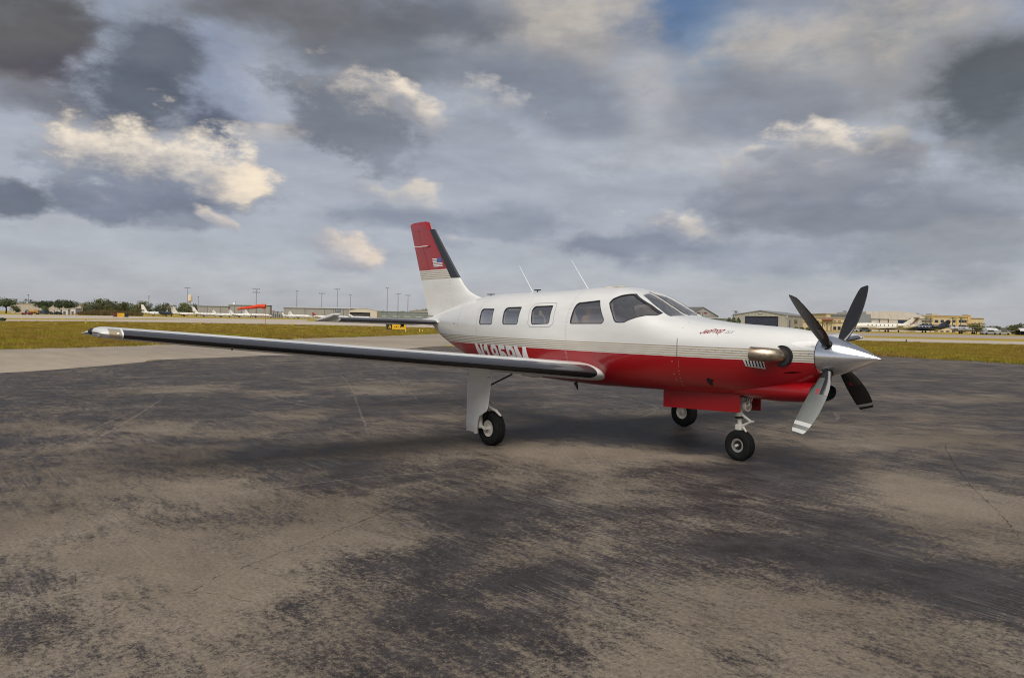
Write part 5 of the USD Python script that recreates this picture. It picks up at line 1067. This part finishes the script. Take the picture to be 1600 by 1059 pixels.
# ---- jets
def jet(label, px_tail, px_nose, D, fin_top, body, tailm, stripe=None, ttail=True, fuse=.95, group=None, engines=True, rot=0., z0=0., belly=None, swoosh=None):
    """nose to the right of its tail; local x runs to the nose"""
    pm = (px_tail+px_nose)/2; L = wide(abs(px_nose-px_tail), D)/max(math.cos(math.radians(rot)), .3); H = high(px_tail, fin_top, D)
    loc, rz = local(pm, D, rot+(180 if px_nose < px_tail else 0)); t = thing('parked_jet', label, 'jet', (loc[0], loc[1], z0), rz, group)
    r = fuse; zc = r+.75
    st = [(-.50, .10, .55), (-.44, .35, .38), (-.32, .80, .12), (-.18, 1., 0), (.22, 1., 0), (.34, .92, -.04), (.43, .66, -.16), (.475, .38, -.28), (.497, .08, -.36)]
    rings = [np.stack([np.full(18, a*L), r*b*np.cos(q), zc+c*r+r*b*np.sin(q)], 1) for a, b, c in st for q in [np.linspace(0, 2*np.pi, 18, endpoint=False)]]
    f = put('fuselage', strip(rings, True), body, t, 40)
    for s in (-1, 1):
        put('window_row', cat_([bbox(L*x-.16, L*x+.16, s*r*.965-.03, s*r*.965+.03, zc+.14*r, zc+.50*r) for x in np.arange(-.12, .26, .055)]), (LATE.get('window_pale') if belly else None) or mat('jet_window', (.03, .03, .035), rough=.2), f, False)
        put('cockpit_window', rbox(L*.405, s*r*.42, zc+r*.38, L*.035, r*.55, r*.30, .04), mat('jet_window', (.03, .03, .035), rough=.2), f, 30)
        w = strip([np.array([(L*.10, s*r*.5, zc-.62*r), (L*.0, s*r*.5, zc-.48*r), (-L*.16, s*r*.5, zc-.62*r), (0, s*r*.5, zc-.72*r)]), np.array([(-L*.10, s*L*.44, zc-.62*r+L*.02), (-L*.12, s*L*.44, zc-.60*r+L*.022), (-L*.17, s*L*.44, zc-.62*r+L*.02), (-L*.12, s*L*.44, zc-.66*r+L*.018)])], True); w.invert() if w.volume < 0 else None
        wg = put('wing', w, body, t, 20)
        put('winglet', strip([np.array([(-L*.10, s*L*.44, zc-.60*r+L*.02), (-L*.165, s*L*.44, zc-.60*r+L*.02), (-L*.165, s*(L*.44+.05), zc-.60*r+L*.02), (-L*.10, s*(L*.44+.05), zc-.60*r+L*.02)]), np.array([(-L*.15, s*(L*.45), zc-.4*r+L*.055), (-L*.18, s*(L*.45), zc-.4*r+L*.055), (-L*.18, s*(L*.45+.04), zc-.4*r+L*.055), (-L*.15, s*(L*.45+.04), zc-.4*r+L*.055)])], True), body, wg, 20)
        if engines:
            e = lathe([(-L*.34, .30*r), (-L*.33, .42*r), (-L*.27, .50*r), (-L*.20, .50*r), (-L*.175, .44*r), (-L*.18, .36*r)], 'x', (0, s*(r*1.42), zc+.42*r), 20); en = put('engine', e, body if not belly else tailm, t, 35)
            put('intake', lathe([(-L*.20, .37*r), (-L*.181, .37*r)], 'x', (0, s*(r*1.42), zc+.42*r), 20), M['black'], en, 30)
            put('pylon', bbox(-L*.31, -L*.22, min(s*r*.7, s*r*1.1), max(s*r*.7, s*r*1.1), zc+.36*r, zc+.50*r), body, en, False)
    zt = H; zb = zc+.55*r; hh = zt-zb
    fn = strip([np.array([(-L*.20-L*.05, .10, zb), (-L*.36, .14, zb), (-L*.46, .03, zb), (-L*.46, -.03, zb), (-L*.36, -.14, zb), (-L*.20-L*.05, -.10, zb)]), np.array([(-L*.415, .05, zt), (-L*.45, .08, zt), (-L*.50, .02, zt), (-L*.50, -.02, zt), (-L*.45, -.08, zt), (-L*.415, -.05, zt)])], True); fn.invert() if fn.volume < 0 else None
    fi = put('fin', fn, tailm, t, 20)
    zz = zt-.05 if ttail else zb+hh*.35; k = 1. if ttail else .9; xo = 0 if ttail else .03*L
    put('tailplane', cat_([strip([np.array([(-L*.41+xo, 0, zz+.08), (-L*.50+xo, 0, zz+.05), (-L*.50+xo, 0, zz), (-L*.41+xo, 0, zz)]), np.array([(-L*.475+xo, s*L*.16, zz+.06), (-L*.515+xo, s*L*.16, zz+.05), (-L*.515+xo, s*L*.16, zz), (-L*.475+xo, s*L*.16, zz)])], True) for s in (-1, 1)]), body if not belly else tailm, t, 20)
    if stripe is not None:
        for s in (-1, 1): put('stripe', bbox(-L*.34, L*.38, s*r*1.0-.02, s*r*1.0+.02, zc-.24*r, zc-.06*r), stripe, f, False)
    if swoosh is not None:
        for s in (-1, 1): put('tail_stripe', strip([np.array([(-L*.14, s*r*1.02, zc-.5*r), (-L*.22, s*r*1.02, zc-.5*r)]), np.array([(-L*.30, s*r*.86, zc+.3*r), (-L*.35, s*r*.86, zc+.3*r)]), np.array([(-L*.40, s*.16, zb+hh*.3), (-L*.435, s*.16, zb+hh*.3)]), np.array([(-L*.462, s*.10, zb+hh*.86), (-L*.482, s*.10, zb+hh*.86)])], False, False), swoosh, f, False)
    for x, ys in ((L*.36, (0,)), (-L*.06, (-1.3, 1.3))):
        for yy in ys:
            g = put('gear_leg', bar((x, yy, .3), (x, yy, zc-.5*r), .09), M['darkmetal'], t, 30); put('wheel', lathe([(-.14, .18), (-.16, .30), (.16, .30), (.14, .18)], 'y', (x, yy, .31), 16), M['tyre'], g, 35)
    return t
jw = simple('jet_white', (.68, .66, .62), .35, coat=.5); jc = simple('jet_cream', (.62, .58, .50), .35, coat=.5); jn = simple('jet_navy', (.018, .022, .036), .25, coat=.5); jg = simple('jet_grey', (.33, .33, .36), .35, coat=.4)
jred = mat('jet_red', (.25, .05, .05)); jbrown = mat('jet_brown', (.19, .10, .085)); mat('window_pale', (.55, .56, .58))
jet('white jet with a low mounted tailplane, leftmost of the parked row', 221, 263, 520, 475.8, jw, jw, None, False, 1.0, rot=8)
jet('dark navy jet parked between two white jets in the row', 243, 274, 500, 478.5, jn, jn, None, False, .95, rot=-28)
jet('cream white jet with a high T tail beside the dark navy jet', 267, 312, 530, 477.6, jc, jc, None, True, 1.0, rot=6)
jet('white jet with a broad upright fin under the row hangar edge', 301, 340, 522, 479.8, jw, jw, jred, False, .95, rot=10)
jet('white jet with a sharply swept tail, left of two like it', 331, 362, 535, 482.6, jw, jw, None, True, .95, rot=8)
jet('white jet with a swept T tail just left of the windsock', 356, 396, 540, 482.6, jw, jw, None, True, 1.0, rot=6)
jet('white jet with a red striped tail directly behind the windsock', 379.5, 424, 545, 483., jw, jw, jred, True, 1.0, rot=8)
jet('small white jet right of the windsock with only its tail standing clear', 440, 462, 520, 488.4, jw, jw, None, False, .75, rot=14)
jet('white jet with its nose right in front of the long beige hangar', 449, 487, 530, 484.4, jw, jw, None, True, .95, rot=6)
jet('white jet with a red topped tail left of the tailplane tip', 487, 520, 510, 488.2, jw, jred, None, False, .85, rot=8)
jet('low white jet behind the tailplane leading edge', 514, 546, 516, 491.5, jw, jw, None, False, .8, rot=8, engines=False)
jet('white jet standing at the dark hangar doorway', 545, 580, 520, 491., jw, jw, None, False, .8, rot=20)
jet('large white jet with a brown sweep on its tail by the white hangar', 1434, 1322, 288, 495.6, jc, jc, None, True, 1.25, rot=-4, swoosh=jbrown)
jet('large dark navy jet with pale windows in front of the yellow office', 1483, 1392, 300, 501.5, jn, jn, None, True, 1.15, rot=-5, belly=True)
jet('white jet in front of the tall grey hangar doors', 1363, 1326, 305, 503, jw, jw, None, False, .9, rot=-20)
jet('silver grey jet nosing right below the yellow office windows', 1484, 1522, 270, 507.5, jg, jg, None, True, .80, rot=-14)
jet('low pale grey jet under the rounded tree right of the office', 1506, 1540, 262, 512.5, jg, jg, None, False, .78, rot=-18, engines=False)

# ---- buildings, right
palegrey = ribbed('pale_grey_sheet', (.40, .385, .34), 1.2); roofdark = mat('roof_dark_grey', (.115, .11, .11), rough=.7); roofmid = mat('roof_mid_grey', (.20, .20, .205), rough=.6)
D = 330; loc, rz = local(1097, D, 38); t = thing('gable_hangar', 'pale gabled hangar with a dark roof and red lettering boards above the cowling', 'hangar', loc, rz)
w = 20.; ap = high(1096, 479.5, D)-.25; ev = ap-3.5
put('wall', gable_wall(w, 34, ev, ap), palegrey, t, False); put('roof', gable(w, 34, ev, ap), roofdark, t, False)
put('door_track', bbox(-w*.42, w*.42, -.12, .0, 3.9, 4.1), seam, t, False); put('door_post', bbox(-.1, .1, -.14, -.0, 0, ev+1.6), seam, t, False)
for x in (-2.6, 1.7): put('lettering_board', bbox(x-.95, x+.95, -.14, 0, ev+1.15, ev+1.55), mat('board_red', (.22, .03, .03)), t, False)
low_building('annex', 'low grey green annex right of the gabled hangar', 1104, 1141, 318, 496.5, greygreen, roofw, 12)
D = 280; loc, rz = local(1187, D, -30); t = thing('gable_hangar', 'beige gabled hangar with a wide dark blue door', 'hangar', loc, rz)
w = wide(72, D)/.88; ap = high(1185, 484.6, D)-.2; ev = high(1152, 491.6, D)
dl, dr_ = wide(1165-1186, D)/.88, wide(1210-1186, D)/.88; dh = high(1187, 494, D)
front = Polygon([(-w/2, 0), (w/2, 0), (w/2, ev-.03), (0, ap-.03), (-w/2, ev-.03)]).difference(sbox(dl, -.1, dr_, dh))
put('wall', cat_([side_prism(front, 0, .3), bbox(-w/2, -w/2+.25, .3, 45, 0, ev-.05), bbox(w/2-.25, w/2, .3, 45, 0, ev-.05), side_prism(Polygon([(-w/2, 0), (w/2, 0), (w/2, ev-.03), (0, ap-.03), (-w/2, ev-.03)]), 44.7, 45.)]), ribbed('beige_sheet', (.42, .40, .34), .9), t, False)
put('roof', gable(w, 45, ev, ap), roofmid, t, False)
put('door', bbox(dl, dr_, .30, .40, 0, dh), ribbed('door_blue', (.035, .04, .065), 1.), t, False)
for k in range(6): put('door_rib', bbox(dl, dr_, .24, .30, .45+k*(dh-.4)/6, .53+k*(dh-.4)/6), mat('door_rib', (.03, .038, .07)), t, False)
put('door_light', bbox(.3, .8, .20, .24, .6, 1.3), roofw, t, False)
put('sign_board', bbox(-.62, .62, -.12, -.01, ev+.35, ev+1.05), mat('sign_brown', (.11, .09, .075)), t, False); put('sign_plate', bbox(-.5, .5, -.16, -.12, ev+.47, ev+.92), roofw, t, False)
put('flood_lamp', bbox(w/2-.3, w/2+.2, -.5, -.05, ev-.5, ev-.25), M['whitepaint'], t, False)
put('side_door', cat_([bbox(w/2, w/2+.06, 3.2+k*1.1, 3.9+k*1.1, 0, 3.6) for k in (0, 1)]), mat('side_blue', (.07, .09, .16)), t, False)
for k in range(3): put('window', bbox(w/2, w/2+.06, 12+k*2., 13.6+k*2., 2.2, 3.9), mat('dark_window', (.03, .035, .045), rough=.15), t, False)
# yellow two storey building
yw = mat('wall_yellow', (.54, .43, .25), rough=.8, var=.06, vscale=.3); yw2 = mat('wall_ochre', (.55, .36, .12), rough=.8); wd = mat('dark_window', (.03, .035, .045), rough=.15)
def office(name, label, px0, px1, D, top, rows, wins, wallm, depth, roofm):
    t, W, H = low_building(name, label, px0, px1, D, top, wallm, roofm, depth)
    X = lambda p: wide(p-(px0+px1)/2, D)
    for ya, yb in rows:
        for a, b_ in wins:
            z0, z1 = max(high(a, yb, D), .3), high(a, ya, D)
            fr = put('window', bbox(X(a)-.12, X(b_)+.12, -.10, .02, z0-.12, z1+.12), mat('window_frame_pale', (.50, .42, .30)), t, False)
            n = max(1, round((X(b_)-X(a))/1.3)); 
            for q in range(n): x = X(a)+(X(b_)-X(a))*q/n; put('pane', bbox(x+.05, X(a)+(X(b_)-X(a))*(q+1)/n-.05, -.14, -.08, z0, z1), wd, fr, False)
    return t, X, H
t, X, H = office('yellow_building', 'yellow two storey building with a red awning behind the upper propeller blade', 1245, 1338, 300, 495.3, ((501, 504.5), (510, 515.)), ((1249, 1253), (1264, 1268), (1274, 1279), (1301, 1306), (1308, 1313), (1321, 1326)), yw, 5, mat('roof_tan', (.42, .36, .27)))
put('awning', bbox(X(1283), X(1300), -1.1, -.15, H-1.1, H-.75), mat('awning_red', (.30, .075, .05)), t, False)
put('cornice', bbox(X(1245)-.1, X(1338)+.1, -.25, -.0, 3.2, 3.45), yw2, t, False)
for i, (px, top) in enumerate(((1276, 498), (1284, 500), (1292, 499.5), (1298, 501))): palm(f"small palm in front of the yellow two storey building, {('leftmost', 'second', 'third', 'rightmost')[i]} of the four", px, 290, top, 3.4)
palm('tall palm standing left of the hangar with the blue door', 1149, 300, 482.5, 4.0); palm('palm rising beside the green hedge', 1145, 330, 489, 2.6); palm('distant palm above the pale flat roof', 1319, 480, 483, 4.4)
low_building('flat_building', 'pale flat building showing above the grey hangar roof', 1290, 1350, 400, 490, yw, mat('roof_tan', (.42, .36, .27)), 20)
# white hangar
whw = ribbed('white_sheet', (.60, .54, .46), 1.6)
D = 335; loc, rz = local(1396, D); t = thing('white_hangar', 'big cream white hangar with tall framed doors and a blue glass front', 'hangar', loc, rz)
X = lambda p: wide(p-1396, D); Z = lambda p, y_: high(p, y_, D)
prof_ = Polygon([(X(1359), 0), (X(1446), 0), (X(1446), Z(1446, 496)), (X(1432), Z(1432, 490.5)), (X(1412), Z(1412, 487)), (X(1385), Z(1385, 486.3)), (X(1352), Z(1352, 486.8)), (X(1352), Z(1352, 490.8)), (X(1359), Z(1359, 490.8))])
gl = sbox(X(1402), Z(1402, 508.5), X(1433), Z(1402, 500))
put('wall', side_prism(prof_.difference(gl), 0, 30), whw, t, False)
put('glass_front', bbox(X(1402), X(1433), .25, .35, Z(1402, 508.5), Z(1402, 500)), mat('glass_blue', (.03, .05, .085), rough=.12), t, False)
for p in (1412, 1422): put('mullion', bbox(X(p)-.08, X(p)+.08, .12, .25, Z(1402, 508.5), Z(1402, 500)), seam, t, False)
put('grey_bay', bbox(X(1338), X(1358.6), -.6, 28, 0, Z(1350, 491)), ribbed('bay_grey', (.26, .275, .29), .8), t, False)
for p in (1359.5, 1373, 1387): put('door_post', bbox(X(p)-.16, X(p)+.16, -.22, .0, 0, Z(p, 498.3)), seam, t, False)
put('door_header', bbox(X(1359), X(1387.5), -.24, -.02, Z(1373, 498.8), Z(1373, 498.1)), seam, t, False)
put('eave_line', bbox(X(1387.6), X(1446), -.12, -.0, Z(1410, 499.6), Z(1410, 499.1)), mat('eave_tan', (.40, .34, .28)), t, False)
t, W, H = low_building('link_building', 'cream link block with small dark windows between white hangar and yellow office', 1430, 1456, 330, 497, whw, mat('roof_tan', (.42, .36, .27)), 12)
for k in range(3): put('window', bbox(W/2-4.2+k*1.5, W/2-3.2+k*1.5, -.08, .02, 2.6, 3.6), wd, t, False)
put('canopy', bbox(W/2-4.4, W/2-.2, -.7, 0, 4.6, 4.8), seam, t, False)
palm('bushy palm behind the right shoulder of the white hangar', 1432, 350, 487.5, 3.); 
# yellow office building
D = 345
t, X, H = office('office_building', 'yellow three storey office building with rows of dark windows', 1441, 1514, D, 492.6, ((499.6, 503.6), (507.4, 511.6), (516.5, 521.)), ((1459.3, 1465), (1468.3, 1473.8), (1477.5, 1483), (1486.8, 1492), (1497, 1509.5)), mat('wall_pale_yellow', (.55, .45, .27), rough=.8, var=.06, vscale=.3), 18, mat('roof_tan', (.42, .36, .27)))
for p in (1456.5, 1494.5): put('pilaster', bbox(X(p)-.35, X(p)+.35, -.22, 0, 0, H-.4), mat('pilaster_yellow', (.58, .40, .10)), t, False)
put('corner_pier', bbox(X(1510.3), X(1514)+.2, -.35, 4, 0, H+.45), yw2, t, False)
put('parapet', bbox(X(1440.5), X(1514), -.3, -.0, H-.75, H-.45), yw2, t, False)
put('roof_housing', bbox(X(1466), X(1476), 6, 11, H, H+.7), mat('roof_tan', (.42, .36, .27)), t, False)
low_building('office_wing', 'lower peach wing of the office behind the rounded green tree', 1514.3, 1536, 352, 496.3, yw, mat('roof_tan', (.42, .36, .27)), 14)
for px, top in ((1446, 492.5), (1453, 494), (1488, 493.5), (1500, 493)): palm(('palm at the left corner of the office', 'short palm right of the left office corner', 'palm in front of the fourth office window column', 'palm in front of the wide office windows')[(1446, 1453, 1488, 1500).index(px)], px, 325, top, 3.4)
# fabric shelters
fab = simple('shelter_fabric', (.50, .50, .51), .7, var=.08, vscale=1.5)
def shelter(label, px0, px1, D, top):
    W = wide(px1-px0, D); H = high((px0+px1)/2, top, D); loc, rz = local((px0+px1)/2, D, -12); t = thing('fabric_shelter', label, 'shelter', loc, rz)
    ang = np.linspace(0, np.pi, 15); R0 = H-1.3
    rings = [np.stack([np.full(15, x), 2.2-2.2*np.cos(ang), 1.3+(R0*np.sin(ang)**.8)*k], 1) for x, k in ((-W/2, .82), (-W*.36, .98), (-W*.18, .95), (0, 1.), (W*.18, .95), (W*.34, .88), (W/2, .30))]
    put('cover', strip(rings, False, False), fab, t, 25)
    for k, x in enumerate(np.linspace(-W/2+.1, W/2-.1, 5)): put('post', bar((x, 0, 0), (x, 0, 1.4), .05), M['darkmetal'], t, 30)
    put('back_sheet', bbox(-W/2+.2, W/2-.2, 4.3, 4.4, 0, 1.5), M['panel'], t, False)
shelter('white fabric shelter right of the rounded green tree', 1538, 1561, 262, 511.8)
shelter('low white fabric shelter among the trees on the far right', 1572, 1585, 275, 518.5)
shelter('white fabric shelter at the right edge of the picture', 1594.5, 1618, 262, 512.5)
shelter('small grey fabric shelter between the two larger white ones', 1563, 1572, 270, 518.8)
for i, (px, c_) in enumerate(((1545, (.30, .30, .31)), (1566, (.35, .33, .30)), (1330, (.4, .4, .4)), (1349, (.08, .08, .09)))):
    carlike('parked_car', ('silver parked car under the white fabric shelter', 'pale parked car right of the white fabric shelter', 'light grey parked car behind the upper right propeller blade', 'dark parked car below the grey hangar bay')[i], 'car', px, 250+i*5, 4.3, 1.45, mat(f'car_paint_{("silver", "pale", "light", "charcoal")[i]}', c_, rough=.25))
